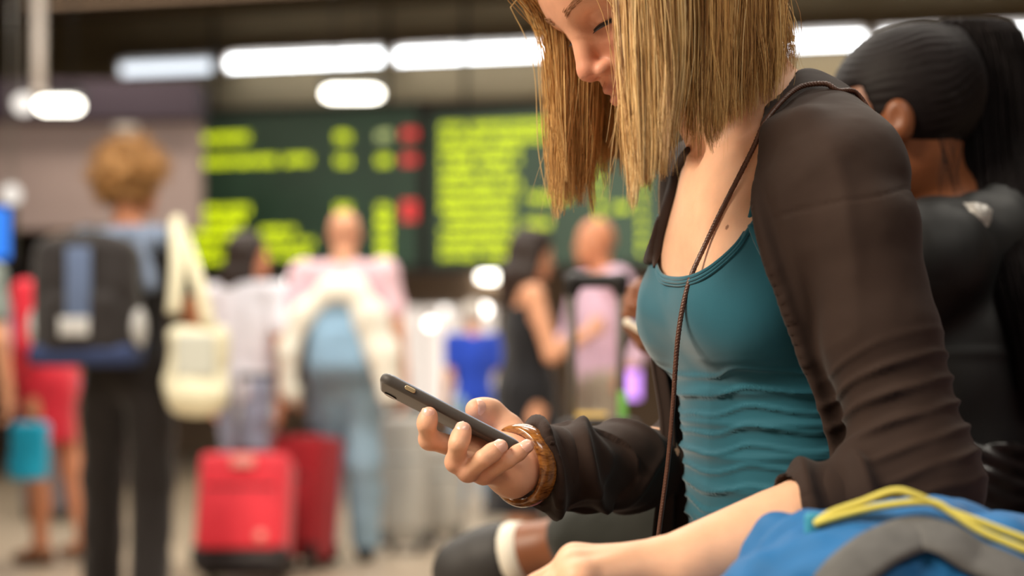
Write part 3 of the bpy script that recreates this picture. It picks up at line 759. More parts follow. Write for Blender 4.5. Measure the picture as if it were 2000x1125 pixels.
# free hanging front panels (far side) and tail behind the near elbow, as thick folded cloth
def cloth(rows, th=.004, nu=70, nv=60, fold=0.0, fw=6, seedv=0.0):
    """rows: list of polylines (top..bottom), each left..right; returns a closed sheet"""
    G = np.array([spline(r, nu) for r in rows]); G = np.stack([spline(G[:, j], nv) for j in range(nu)], 1)
    gu = np.gradient(G, axis=1); gv = np.gradient(G, axis=0); n = np.cross(gu, gv); n /= np.linalg.norm(n, axis=2, keepdims=True)+1e-9
    u = np.linspace(0, 1, nu)[None, :]; v = np.linspace(0, 1, nv)[:, None]
    G = G+n*(fold*np.sin(u*fw*2*np.pi+1.6*np.sin(v*3+seedv)+seedv)*(0.35+.65*v))[..., None]
    A = (G+n*th/2).reshape(-1, 3); Bk = (G-n*th/2).reshape(-1, 3); V = np.concatenate([A, Bk]); o = nu*nv; Fq = []
    idx = lambda i, j: i*nu+j
    for i in range(nv-1):
        for j in range(nu-1):
            a, b, c_, e = idx(i, j), idx(i, j+1), idx(i+1, j+1), idx(i+1, j); Fq += [(a, b, c_, e), (o+e, o+c_, o+b, o+a)]
    for i in range(nv-1):
        for j in (0, nu-1):
            a, b = idx(i, j), idx(i+1, j); Fq.append((a, b, o+b, o+a) if j == 0 else (b, a, o+a, o+b))
    for j in range(nu-1):
        for i in (0, nv-1):
            a, b = idx(i, j), idx(i, j+1); Fq.append((b, a, o+a, o+b) if i == 0 else (a, b, o+b, o+a))
    return V, np.array(Fq)
v1, f1 = cloth([[P(1272, 600, 1.46), P(1330, 600, 1.475), P(1420, 600, 1.48)],
                [P(1274, 690, 1.44), P(1330, 700, 1.455), P(1420, 700, 1.47)],
                [P(1296, 830, 1.42), P(1345, 830, 1.44), P(1430, 830, 1.45)],
                [P(1292, 950, 1.41), P(1345, 950, 1.43), P(1430, 950, 1.44)],
                [P(1276, 1060, 1.40), P(1345, 1065, 1.42), P(1430, 1070, 1.43)]], .004, 60, 50, .006, 3.5)
v2, f2 = cloth([[P(1700, 820, 1.235), P(1790, 820, 1.26), P(1838, 815, 1.27), P(1845, 815, 1.33)],
                [P(1700, 900, 1.235), P(1800, 900, 1.26), P(1855, 890, 1.27), P(1862, 890, 1.33)],
                [P(1700, 1080, 1.235), P(1800, 1080, 1.26), P(1888, 1040, 1.28), P(1895, 1040, 1.35)]], .004, 60, 40, .005, 5, 1.0)
v3, f3 = tube(eb, np.interp(np.linspace(0, 1, 50), [0, .1, .75, 1], [.003, .0062, .006, .001]), 10, flat=(np.array([.5, 1, 0]), .6))
Vk, Fk = join([(Vk, Fk), (v1, f1), (v2, f2), (v3, f3)])
card = mkmesh('cardigan', Vk, Fk, M_CARD, hero)
card['label'] = 'dark brown open jersey cardigan'
# seated legs below the frame
F = Field([-.35, 1.12, .02], [.46, 1.68, .76], .012)
for s, sh in ((1, 0.0), (-1, 0.0)):
    hip = B(-.02, s*.09, .62); kn = B(.42, s*.085, .62); an = B(.40, s*.09, .12)
    F.chain([hip, kn], [.088, .062], .04); F.chain([kn, an], [.060, .045], .03)
F.ell(B(-.02, 0, .64), [.12, .165, .11], RB, .04)
Vt, Ft = F.surface(); mkmesh('trousers', Vt, Ft, M_DARKCLOTH, hero)
F = Field([-.5, 1.1, 0], [.1, 1.7, .16], .008)
for s in (1, -1):
    a = B(.37, s*.09, .05); F.cap(a, a+FV*.13+[0, 0, -.012], .042, .034, .02); F.cap(B(.40, s*.09, .12), a, .042, .04, .02)
F.d = np.maximum(F.d, .005-F.grid()[2])
Vt, Ft = F.surface(); mkmesh('shoes', Vt, Ft, mat('black_leather_shoe', srgb(30, 27, 26), .4), hero)

# ------------------------------------------------------------------ hero: hair
def hair_sim(n, seed):
    g = np.random.default_rng(seed)
    R_ = []                                   # roots over the scalp (head frame)
    while len(R_) < n:
        v = nrm(g.normal(size=3)); p = CRC+v*CRR
        if p[2] < -.035 or (p[0] > .052 and p[2] < .075) or (p[0] > .035 and p[2] < .035) or (p[0] > .012 and p[2] < .0): continue
        R_.append(p)
    return np.array(R_)
def hairs(roots, S=22, step=.0155, jit=None, lift=None, seed=3):
    g = np.random.default_rng(seed); n = len(roots)
    p = HC+(roots*HQ)@RH.T
    side = np.where(roots[:, 1] > .004, 1.0, -1.0)                 # parting near the middle
    out = roots-np.array([-.012, 0, .02]); out /= np.linalg.norm(out, axis=1, keepdims=True)
    d0 = out*.5; d0[:, 1] += side*.8*(1-np.abs(roots[:, 1])/.09); d0[:, 0] += np.where(roots[:, 0] > .02, .15, -.3)
    d = d0@RH.T; d /= np.linalg.norm(d, axis=1, keepdims=True)
    path = [p.copy()]; lf_ = lift
    xlim = .099+g.uniform(0, 1, n)**1.5*.03; xl2 = .038+g.uniform(0, 1, n)*.045
    ylim = -.058-g.uniform(0, 1, n)*.02
    for i in range(S*2+6):
        gk = np.clip(.12+i*.035, 0, .8)
        d = d*(1-gk)+np.array([0, 0, -1.0])*gk; d /= np.linalg.norm(d, axis=1, keepdims=True)
        p = p+d*step*.5
        if i > 2:                                                  # near side hangs behind the eye, far side beyond the cheek
            m = (side > 0) & (p[:, 0] < xlim); p[m, 0] += (xlim[m]-p[m, 0])*.30; p[m, 1] -= .0015
            m = (side < 0) & (p[:, 0] < xl2) & (roots[:, 0] > -.03); p[m, 0] += (xl2[m]-p[m, 0])*.30
            l = (p-HC)@RH/HQ; m = (side < 0) & (l[:, 0] > .035) & (l[:, 2] < .085) & (l[:, 1] > ylim)
            l[m, 1] += (ylim[m]-l[m, 1])*.6; p[m] = HC+(l[m]*HQ)@RH.T
        for c_, r_ in ((CRC, CRR), ((.028, 0, -.015), (.062, .063, .078)), ((.030, 0, -.06), (.055, .052, .055)), ((-.035, 0, -.10), (.062, .062, .10))):
            l = (p-HC)@RH/HQ-np.array(c_); rr = np.array(r_)+lf_[:, None]; k0 = np.sqrt(((l/rr)**2).sum(1)); m = k0 < 1
            l[m] = l[m]/k0[m][:, None]; p[m] = HC+((l[m]+np.array(c_))*HQ)@RH.T
        path.append(p.copy())
    path = np.stack(path, 1); l = (path-HC)@RH/HQ; z = l[..., 2]-.19*l[..., 0]
    below = z < (-.172+jit+.022*sstep(.03, -.07, roots[:, 0]))[:, None]; cutn = np.where(below.any(1), below.argmax(1), path.shape[1]-1).astype(float)
    res = np.empty((n, S, 3))
    for k_ in range(S):
        t = cutn*k_/(S-1); i = np.minimum(t.astype(int), path.shape[1]-2); u = (t-i)[:, None]
        res[:, k_] = path[np.arange(n), i]*(1-u)+path[np.arange(n), i+1]*u
    return res
NG, PER, S_ = 380, 36, 22
rg = hair_sim(NG, 5)
g = np.random.default_rng(11)
lift = g.uniform(.004, .020, NG)
guides = hairs(rg, S_, lift=lift, jit=g.normal(0, .008, NG))
t_ = np.linspace(0, 1, S_)
# guide waviness
ph_ = g.uniform(0, 6.28, (NG, 3)); am = g.uniform(.001, .0075, (NG, 1, 1))
guides += am*np.sin(t_[None, :, None]*g.uniform(3, 7, (NG, 1, 1))+ph_[:, None, :])*(t_**1.2)[None, :, None]
# keep a gap for the face: near-side strands are swept behind the eye
hlq = ((guides-HC)@RH/HQ)
gl = g.uniform(0, 1, NG)
paths = []; cols = []
hc0 = np.array(srgb(255, 232, 178)); hc1 = np.array(srgb(236, 194, 126)); hc2 = np.array(srgb(182, 134, 78)); hc3 = np.array(srgb(112, 76, 44))
for i in range(NG):
    n = PER; spread = g.normal(0, 1, (n, 1, 3))*np.array([.0058, .0058, .0058])
    w = np.interp(t_, [0, .25, .7, 1], [1.5, 1.15, .8, .30])[None, :, None]
    wob = .0012*np.sin(t_[None, :, None]*g.uniform(4, 14, (n, 1, 1))+g.uniform(0, 6.28, (n, 1, 3)))*t_[None, :, None]
    q = guides[i][None]+spread*w+wob
    # tips of uneven length
    L = 1.02-.22*g.uniform(0, 1, (n, 1))**2.2; tt = np.clip(t_[None]*L, 0, 1)*(S_-1); a = np.minimum(tt.astype(int), S_-2); u = (tt-a)[..., None]
    q = q[np.arange(n)[:, None], a]*(1-u)+q[np.arange(n)[:, None], a+1]*u
    paths.append(q)
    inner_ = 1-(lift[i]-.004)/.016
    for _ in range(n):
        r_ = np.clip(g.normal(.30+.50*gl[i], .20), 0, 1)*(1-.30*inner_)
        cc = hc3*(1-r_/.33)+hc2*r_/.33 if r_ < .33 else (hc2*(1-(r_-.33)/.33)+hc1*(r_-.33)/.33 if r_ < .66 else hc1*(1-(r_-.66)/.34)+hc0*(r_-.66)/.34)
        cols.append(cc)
paths = np.concatenate(paths); cols = np.array(cols)
# flyaways
fl = guides[g.integers(0, NG, 240)]+g.normal(0, .006, (240, 1, 3))
fl += g.normal(0, .012, (240, 1, 3))*(t_**2)[None, :, None]+.004*np.sin(t_[None, :, None]*g.uniform(6, 18, (240, 1, 1))+g.uniform(0, 6, (240, 1, 3)))*t_[None, :, None]
v, f = strands(paths, g.uniform(.00028, .00048, len(paths)))
v2, f2 = strands(fl, .00026)
V_, F_ = join([(v, f), (v2, f2)])
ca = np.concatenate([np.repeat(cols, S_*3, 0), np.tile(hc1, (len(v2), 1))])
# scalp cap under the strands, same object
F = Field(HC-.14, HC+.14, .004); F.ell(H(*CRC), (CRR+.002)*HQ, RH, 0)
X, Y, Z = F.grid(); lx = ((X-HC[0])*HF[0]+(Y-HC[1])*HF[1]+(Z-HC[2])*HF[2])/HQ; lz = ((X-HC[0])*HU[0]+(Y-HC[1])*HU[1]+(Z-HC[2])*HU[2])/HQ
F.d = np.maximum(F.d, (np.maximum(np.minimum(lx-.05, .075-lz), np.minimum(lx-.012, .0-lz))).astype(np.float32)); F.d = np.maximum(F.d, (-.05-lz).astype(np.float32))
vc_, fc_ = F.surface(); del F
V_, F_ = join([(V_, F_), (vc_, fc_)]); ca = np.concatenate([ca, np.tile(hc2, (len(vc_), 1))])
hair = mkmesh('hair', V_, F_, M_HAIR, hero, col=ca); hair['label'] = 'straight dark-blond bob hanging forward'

# ------------------------------------------------------------------ phone, bangle, bag strap
ph_u = nrm(P(1012, 884, 1.30)-P(744, 744, 1.30)); ph_w = np.array([.02, .975, -.21]); ph_w = nrm(ph_w-ph_u*(ph_w@ph_u)); ph_n = np.cross(ph_u, ph_w)
if ph_n[2] < 0: ph_n = -ph_n
PC = P(878, 814, 1.300); RP = np.stack([ph_u, ph_w, ph_n], 1)
phone = empty('mobile_phone', PC-np.array([0, 0, .0])); tag(phone, 'dark grey mobile phone in a matte case held over the bangle', 'phone')
def rslab(hl_, hw_, ht_, rc, re, n=10, ne=5):
    """rounded-corner slab: outline in the l/w plane, rounded rim"""
    out = []
    for cx, cy, a0 in ((hl_-rc, hw_-rc, 0), (-hl_+rc, hw_-rc, 90), (-hl_+rc, -hw_+rc, 180), (hl_-rc, -hw_+rc, 270)):
        for a in np.linspace(a0, a0+90, n): out.append((cx, cy, math.cos(math.radians(a)), math.sin(math.radians(a))))
    rings = [(e_, z_) for e_, z_ in [(re*(1-math.cos(b)), -ht_+re*(1-math.sin(b))) for b in np.linspace(math.pi/2, 0, ne)[::-1]]]
    prof = [(re*(1-math.sin(b)), -ht_+re*(1-math.cos(b))) for b in np.linspace(0, math.pi/2, ne)]+[(re*(1-math.cos(b)), ht_-re*(1-math.sin(b))) for b in np.linspace(0, math.pi/2, ne)]
    V = []; m = len(out)
    for ins, z in prof:
        for cx, cy, ux, uy in out: V.append((cx+ux*(rc-ins), cy+uy*(rc-ins), z))
    Fq = []
    for i in range(len(prof)-1):
        for j in range(m): Fq.append((i*m+j, i*m+(j+1) % m, (i+1)*m+(j+1) % m, (i+1)*m+j))
    Fq.append(tuple(range(m-1, -1, -1))); b = (len(prof)-1)*m; Fq.append(tuple(range(b, b+m)))
    return np.array(V), Fq
M_CASE = mat('grey_silicone_case', srgb(62, 57, 54), 0.55, 0.35, sheen=0.2, bump=0.05, bscale=2500)
v, f = rslab(.0705, .0345, .0050, .0105, .0042); o = mkmesh('case', PC+v@RP.T, [tuple(q_) for q_ in f], M_CASE, phone)
v, f = rslab(.0665, .0312, .0006, .0085, .0004); o = mkmesh('screen', PC+(v+[0, 0, .0049])@RP.T, [tuple(q_) for q_ in f], mat('phone_glass', (.02, .02, .022), .08, .5, emit=(.6, .7, .9), estr=.5), phone)
M_PMET = mat('champagne_metal', srgb(214, 190, 150), .3, metal=.8)
v, f = rslab(.0052, .0019, .0011, .0018, .0005)
RS = np.stack([ph_u, ph_n, -ph_w], 1); o = mkmesh('side_button', PC+RP@np.array([-.0415, -.0345, .0008])+v@RS.T, [tuple(q_) for q_ in f], M_PMET, phone)
v, f = rslab(.0062, .0062, .0012, .0060, .0006); o = mkmesh('camera_lens', PC+RP@np.array([-.058, .0200, -.0052])+v@RP.T, [tuple(q_) for q_ in f], mat('lens_glass', (.01, .01, .012), .1), phone)
v, f = rslab(.0040, .0012, .0006, .0011, .0003); o = mkmesh('charging_port', PC+RP@np.array([.0703, 0, -.0003])+v@np.stack([ph_w, ph_n, ph_u], 1).T, [tuple(q_) for q_ in f], mat('port_dark', (.01, .01, .01), .5), phone)

bc = P(1019, 909, 1.326); bax = nrm(nrm(WR-ER)+np.array([.02, -.02, -.15])); bu = nrm(np.cross(bax, UP)); bw = np.cross(bu, bax)
V = []; Fq = []; nA, nB = 72, 20
for i in range(nA):
    a = 2*math.pi*i/nA; rad = math.cos(a)*bu+math.sin(a)*bw
    for j in range(nB):
        b = 2*math.pi*j/nB; cb, sb = math.cos(b), math.sin(b)
        V.append(bc+rad*(.0345+.0048*np.sign(cb)*abs(cb)**.8)+bax*(.0098*np.sign(sb)*abs(sb)**.75))
for i in range(nA):
    for j in range(nB): Fq.append((i*nB+j, i*nB+(j+1) % nB, ((i+1) % nA)*nB+(j+1) % nB, ((i+1) % nA)*nB+j))
M_WOOD = bpy.data.materials.new('polished_wood'); M_WOOD.use_nodes = True
nt = M_WOOD.node_tree; b_ = nt.nodes['Principled BSDF']; b_.inputs['Roughness'].default_value = .22; b_.inputs['Coat Weight'].default_value = .5; b_.inputs['Coat Roughness'].default_value = .08
tc = nt.nodes.new('ShaderNodeTexCoord'); mp = nt.nodes.new('ShaderNodeMapping'); mp.inputs['Scale'].default_value = (60, 60, 190); mp.inputs['Rotation'].default_value = (.5, .2, .8)
nz = nt.nodes.new('ShaderNodeTexNoise'); nz.inputs['Scale'].default_value = 1.6; nz.inputs['Detail'].default_value = 6; nz.inputs['Distortion'].default_value = .8
cr = nt.nodes.new('ShaderNodeValToRGB'); cr.color_ramp.elements[0].color = (*srgb(84, 42, 14), 1); cr.color_ramp.elements[1].color = (*srgb(176, 116, 54), 1); cr.color_ramp.elements[0].position = .3; cr.color_ramp.elements[1].position = .72
nt.links.new(tc.outputs['Object'], mp.inputs[0]); nt.links.new(mp.outputs[0], nz.inputs['Vector']); nt.links.new(nz.outputs['Fac'], cr.inputs[0]); nt.links.new(cr.outputs[0], b_.inputs['Base Color'])
bang = mkmesh('wooden_bangle', V, np.array(Fq), M_WOOD); tag(bang, 'polished brown wooden bangle on the wrist of the phone hand', 'bangle')

# cross-body bag: plaited leather cord over the near shoulder, small pouch in the lap
M_LEA = mat('brown_leather', srgb(84, 54, 42), .42, .5, var=.2, vscale=150)
bagp = P(1250, 1180, 1.30)
sbag = empty('shoulder_bag', bagp); tag(sbag, 'thin plaited brown leather strap of a small cross-body bag', 'bag')
allv = np.concatenate([Vk, Vc, Vh])
sp = [on_surface(a, b, allv, .004) for a, b in [(1640, 174), (1610, 165), (1565, 170), (1530, 195), (1500, 232), (1470, 290), (1440, 350), (1405, 420), (1375, 480), (1350, 540), (1333, 600)]]
sp += [P(1324, 660, sp[-1][1]-.001), P(1319, 720, 1.285), P(1314, 800, 1.29), P(1305, 900, 1.295), P(1292, 1000, 1.30), P(1278, 1100, 1.30), P(1262, 1160, 1.30)]
qk = (Vk-MB_)@RB
def backpt(l, z):
    w_ = ((qk[:, 1]-l)/.012)**2+((Vk[:, 2]-z)/.012)**2+1e3*(qk[:, 0] > 0); c_ = np.argsort(w_)[:30]; b_i = c_[np.argmin(qk[c_, 0])]; return Vk[b_i]-FV*.004
def toppt(l, f_):
    w_ = ((qk[:, 1]-l)/.008)**2+((qk[:, 0]-f_)/.008)**2; c_ = np.argsort(w_)[:30]; return Vk[c_[np.argmax(Vk[c_, 2])]]+[0, 0, .003]
sp = [backpt(-.14, .72), backpt(-.09, .82), backpt(-.03, .92), backpt(.03, 1.01), backpt(.065, 1.06), backpt(.083, 1.09), toppt(.088, -.075), toppt(.088, -.055)]+sp
sp = np.array(sp); sp[8:19, 1] = np.convolve(np.pad(sp[:, 1], 1, 'edge'), [.25, .5, .25], 'valid')[8:19]-.001
ctr = spline(sp, 420)
v, f = tube(ctr, .0022, 8); Vp = [(v, f)]
T = np.gradient(ctr, axis=0); T /= np.linalg.norm(T, axis=1, keepdims=True)
u = np.cross(T, [0, 1, 0.1]); u /= np.linalg.norm(u, axis=1, keepdims=True); w = np.cross(T, u)
s_ = np.cumsum(np.r_[0, np.linalg.norm(np.diff(ctr, axis=0), axis=1)])
for k_ in range(3):
    a = s_/.0085*2*math.pi+k_*2*math.pi/3
    v, f = tube(ctr+(np.cos(a)[:, None]*u+np.sin(a)[:, None]*w)*.0013, .0013, 6); Vp.append((v, f))
V_, F_ = join(Vp); mkmesh('strap', V_, F_, M_LEA, sbag)
bevbox('pouch', bagp+[0, .03, -.03], [.05, .03, .05], M_LEA, sbag, bev=.015)
# ------------------------------------------------------------------ background people
def hand(wr, a, n, left, curl=.5, sc=1.0, h=.0045):
    """palm, four bent fingers and a thumb; a = along the hand, n = palm side"""
    a = nrm(a); n = nrm(np.asarray(n)-a*(np.asarray(n)@a)); t = np.cross(n, a)*(1 if left else -1)
    F = Field(wr-.2*sc, wr+.2*sc, h)
    for i in range(4):
        m = wr+a*[.085, .088, .084, .076][i]*sc+t*[.028, .009, -.010, -.027][i]*sc
        F.cap(wr, m, .020*sc, .012*sc, .012); p = m; ang = 0
        for j, L in enumerate(np.array([.042, .026, .021])*[.95, 1.05, 1, .8][i]*sc):
            ang += curl*[.8, 1.1, .8][j]; q = p+(a*math.cos(ang)+n*math.sin(ang))*L
            F.cap(p, q, (.0098-.0009*j)*sc, (.0092-.0010*j)*sc, .003); p = q
    b = wr+a*.025*sc+t*.022*sc+n*.008*sc; m = b+(a*.72+t*.6+n*.25)*.036*sc; q = m+(a*.9+t*.15+n*.35)*.03*sc; e = q+(a*.9+n*.4)*.024*sc
    F.cap(b, m, .015*sc, .0125*sc, .012); F.cap(m, q, .0115*sc, .0105*sc, .006); F.cap(q, e, .0105*sc, .0085*sc, .004)
    return F.surface()
def skinmat(name, rgb): return mat(name, srgb(*rgb), .5, .35, var=.06, vscale=12)
def clothm(name, rgb, rough=.8, sheen=.2): return mat(name, srgb(*rgb), rough, .2, sheen=sheen, var=.08, vscale=9, bump=.1, bscale=300)
M_EYE = mat('eye_white', srgb(228, 222, 214), .2); M_IRIS = mat('dark_iris', srgb(40, 28, 20), .2)
def headprims(F, hc, R, sc):
    h = lambda x, y, z: hc+R@(np.array([x, y, z])*sc)
    F.ell(h(-.012, 0, .032), np.array([.094, .075, .086])*sc, R, .02); F.ell(h(.028, 0, -.012), np.array([.06, .061, .075])*sc, R, .03)
    F.ell(h(.028, 0, -.06), np.array([.052, .048, .05])*sc, R, .03); F.ell(h(.074, 0, -.098), np.array([.017, .02, .015])*sc, R, .02)
    F.cap(h(.084, 0, .01), h(.106, 0, -.036), .009*sc, .011*sc, .012)
    F.cap(h(.094, -.014, -.068), h(.094, .014, -.068), .007*sc, .007*sc, .008); F.cap(h(.092, -.012, -.08), h(.092, .012, -.08), .007*sc, .007*sc, .008)
    for s in (-1, 1):
        F.ell(h(.093, s*.033, -.001), np.array([.016, .017, .012])*sc, R, .012, 's'); F.ell(h(-.010, s*.075, -.008), np.array([.020, .008, .030])*sc, R, .008)
    return h
def person(label, loc, rz, hgt, skin, top, bottom, hair, shoes, pose=None, yaw=0.0, pitch=0.0, headsc=1.0, extra=None):
    """standing or walking figure; local frame: x forward, y left, z up"""
    k = hgt/1.75; J = dict(sL=(0, .175, 1.42), sR=(0, -.175, 1.42), eL=(-.02, .225, 1.13), eR=(-.02, -.225, 1.13), wL=(.05, .235, .88), wR=(.05, -.235, .88),
                           hL=(0, .085, .92), hR=(0, -.085, .92), kL=(.06, .095, .50), kR=(-.02, -.095, .50), aL=(.08, .10, .09), aR=(-.14, -.10, .10), head=(.03, 0, 1.625))
    J.update(pose or {}); J = {a: np.array(b, float)*k for a, b in J.items()}
    root = empty('person', (loc[0], loc[1], 0), rz); tag(root, label, 'person')
    cy, sy = math.cos(yaw), math.sin(yaw); cp, sp_ = math.cos(pitch), math.sin(pitch)
    R = np.array([[cy, -sy, 0], [sy, cy, 0], [0, 0, 1]])@np.array([[cp, 0, sp_], [0, 1, 0], [-sp_, 0, cp]])
    allp = np.array(list(J.values())); lo = allp.min(0)-.16; hi = allp.max(0)+.17; lo[2] = 0; lo[0] -= .05; hi[0] += .10
    parts = []
    F = Field(lo, hi, .010); sc = k*headsc
    hq = headprims(F, J['head'], R, sc)
    nb = np.array([-.01, 0, 1.44])*k
    F.cap(J['head']+R@(np.array([-.025, 0, -.05])*sc), nb, .052*sc, .058*k, .03)
    tor = [((-.005, 0, 1.26), (.105, .155, .20)), ((0, 0, 1.07), (.095, .135, .15)), ((-.005, 0, .95), (.11, .155, .13))]
    def trunk(F, off):
        for c_, r_ in tor: F.ell(np.array(c_)*k, np.array(r_)*k+off, None, .05)
        F.cap(np.array([-.01, .04, 1.43])*k, J['sL'], .052*k+off, .05*k+off, .04); F.cap(np.array([-.01, -.04, 1.43])*k, J['sR'], .052*k+off, .05*k+off, .04)
    trunk(F, 0)
    for s in 'LR':
        F.chain([J['s'+s], J['e'+s], J['w'+s]], [.050*k, .038*k, .027*k], .02)
        F.chain([J['h'+s], J['k'+s], J['a'+s]], [.085*k, .056*k, .038*k], .03); F.cap(J['a'+s], J['a'+s]+[.12*k, 0, -.05*k], .036*k, .028*k, .03)
        F.ell(J['k'+s]*.6+J['a'+s]*.4+[-.018*k, 0, 0], [.05*k, .05*k, .11*k], None, .03)
    parts.append(F.surface())
    for s in 'LR':
        a = J['w'+s]-J['e'+s]; parts.append(hand(J['w'+s], a, [-.2, -1 if s == 'L' else 1, .05], s == 'L', (pose or {}).get('curl', .45) if not pose else .5, k*.95))
    V, Fq = join(parts); body = mkmesh('body', V, Fq, skin, root, world=False)
    for s in (-1, 1):
        pts = []
        v, f = tube([hq(.070+q, s*.032, -.002) for q in (-.010, -.006, 0, .006, .0105)], np.array([.004, .009, .0125, .009, .003])*sc, 12); mkmesh('eye', v, f, M_EYE, root, world=False)
        v, f = tube([hq(.0785, s*.032, -.003), hq(.0812, s*.032, -.003)], [.0058*sc, .0048*sc], 10); mkmesh('iris', v, f, M_IRIS, root, world=False)
    # top
    def garment(name, F, m, amp=.006, sc_=9, lab=None, it=1):
        V, Fq = F.surface(); V = relax(V, Fq, it, .4); N = vnormals(V, Fq)
        w = fbm(V*[1, 1, .5]+loc[0], sc_, 3); V = V+N*(amp*(np.abs(w)-.3)*2)[:, None]
        o = mkmesh(name, V, Fq, m, root, world=False)
        if lab: o['label'] = lab
        return o
    F = Field(lo, hi, .0095); trunk(F, .014)
    Z = F.grid()[2]
    sl = top.get('sleeve', 'short')
    zt = top.get('hem', .90)*k
    if top.get('kind') == 'dress':
        hz = top['skirt']*k; F.cap(np.array([0, 0, .93])*k, np.array([.01, 0, hz/k])*k, .145*k, top.get('flare', .17)*k, .06); zt = hz
    F.d = np.maximum(F.d, (zt-Z).astype(np.float32))
    if sl != 'none':
        for s in 'LR':
            if sl == 'short': F.cap(J['s'+s], J['s'+s]*.42+J['e'+s]*.58, .064*k, .060*k, .03)
            else: F.chain([J['s'+s], J['e'+s], J['w'+s]*.9+J['e'+s]*.1], [.064*k, .052*k, .042*k], .03)
    nh = F.like(); nh.cap(J['head']+R@(np.array([-.02, 0, -.05])*sc), np.array([.01, 0, 1.40])*k, .058*k, .062*k, 0)
    if sl == 'none':
        for s in (1, -1): nh.cap(np.array([.0, s*.22, 1.60])*k, np.array([0, s*.20, 1.33])*k, .085*k, .075*k, 0)
    F.d = np.maximum(F.d, -nh.d)
    if sl == 'none': F.d = np.maximum(F.d, (Z-1.37*k).astype(np.float32))
    garment({'dress': 'dress'}.get(top.get('kind'), top.get('name', 'shirt')), F, top['m'], top.get('amp', .007), 8, top.get('label'))
    if bottom is not None:
        F = Field(lo, hi, .0095); F.ell(np.array([-.005, 0, .95])*k, np.array([.123, .168, .16])*k, None, .04); Z = F.grid()[2]
        F.d = np.maximum(F.d, (Z-1.0*k).astype(np.float32))
        for s in 'LR': F.chain([J['h'+s], J['k'+s], J['a'+s]+[0, 0, .01]], [.098*k, bottom.get('knee', .074)*k, bottom.get('cuff', .062)*k], .03)
        if bottom.get('cut'): F.d = np.maximum(F.d, (bottom['cut']*k-Z).astype(np.float32))
        garment('trousers', F, bottom['m'], .007, 9, bottom.get('label'))
    for s in 'LR':
        a = J['a'+s]; F = Field([a[0]-.12, a[1]-.08, 0], [a[0]+.24, a[1]+.08, a[2]+.10], .006); fl = max(a[2]-.085*k, 0.0)
        F.cap(a+[-.03*k, 0, -.045*k], a+[.14*k, 0, -.055*k], .042*k, .036*k, .03); F.cap(a+[-.01, 0, 0], a+[-.02*k, 0, -.03*k], .046*k, .048*k, .03)
        Z = F.grid()[2]; F.d = np.maximum(np.maximum(F.d, (.012+fl-Z).astype(np.float32)), (Z-a[2]-.005).astype(np.float32))
        V, Fq = F.surface(); sh = mkmesh('shoe', V, Fq, shoes, root, world=False)
        F = Field([a[0]-.12, a[1]-.08, 0], [a[0]+.24, a[1]+.08, .09], .006); F.cap(a+[-.035*k, 0, -a[2]+.04+fl], a+[.145*k, 0, -a[2]+.04+fl], .045*k, .040*k, .02)
        Z = F.grid()[2]; F.d = np.maximum(np.maximum(F.d, (.002+fl-Z).astype(np.float32)), (Z-.02-fl).astype(np.float32))
        V, Fq = F.surface(); 
        if len(V): mkmesh('sole', V, Fq, M_BLACKM, sh, world=False)
    # hair
    if hair:
        F = Field(J['head']-[.26, .2, .46], J['head']+.2, .007); kd = hair['kind']
        gr = {'curly': .052, 'short': .010, 'long': .014, 'bun': .012, 'fringe': .004}[kd]
        F.ell(hq(-.016, 0, .036), np.array([.094, .075, .086])*sc+gr, R, 0)
        X, Y, Z = F.grid(); lx = (X-J['head'][0])*R[0, 0]+(Y-J['head'][1])*R[1, 0]+(Z-J['head'][2])*R[2, 0]; lz = (X-J['head'][0])*R[0, 2]+(Y-J['head'][1])*R[1, 2]+(Z-J['head'][2])*R[2, 2]
        cutf = np.maximum(np.minimum(lx-.05*sc, .07*sc-lz), np.minimum(lx-.015*sc, .02*sc-lz))
        F.d = np.maximum(F.d, cutf.astype(np.float32)); F.d = np.maximum(F.d, ((-.055 if kd != 'curly' else -.058)*sc-lz).astype(np.float32))
        if kd == 'fringe': F.d = np.maximum(F.d, (lz-.015*sc).astype(np.float32))
        if kd == 'long':
            L = hair.get('len', .28); F.chain([hq(-.05, 0, .02), hq(-.085, 0, -.12), hq(-.09, 0, -L)], [.07*sc, .07*sc, .05*sc], .03)
            for s in (1, -1): F.chain([hq(-.02, s*.06, 0), hq(-.03, s*.075, -.10), hq(-.05, s*.06, -L*.85)], [.035*sc, .03*sc, .02*sc], .03)
        if kd == 'bun': F.ell(hq(-.12, 0, .06), .04*sc, None, .02)
        V, Fq = F.surface(); N = vnormals(V, Fq)
        if kd == 'curly': V = V+N*(.020*fbm(V, 42, 2)+.010*vnoise(V, 24))[:, None]
        else: V = V+N*(.004*np.sin(np.arctan2(V[:, 1]-J['head'][1], V[:, 0]-J['head'][0])*34+2*fbm(V, 9, 2)))[:, None]
        if kd == 'curly':                       # frizz of loose curls around the mass
            g = np.random.default_rng(2); pk = g.integers(0, len(V), 1500); t = np.linspace(0, 1, 12)[None, :, None]; a0 = g.uniform(0, 6.28, (1500, 1, 1)); r0 = g.uniform(.004, .010, (1500, 1, 1)); L = g.uniform(.015, .05, (1500, 1, 1))
            e1 = np.cross(N[pk], [.3, .2, .9]); e1 /= np.linalg.norm(e1, axis=1, keepdims=True)+1e-9; e2 = np.cross(N[pk], e1)
            pth = V[pk][:, None]+N[pk][:, None]*t*L+r0*(np.cos(a0+t*9)*e1[:, None]+np.sin(a0+t*9)*e2[:, None])*(.3+t)
            V, Fq = join([(V, Fq), strands(pth, .0012)])
        mkmesh('hair', V, Fq, hair['m'], root, world=False)
    return root, J, k
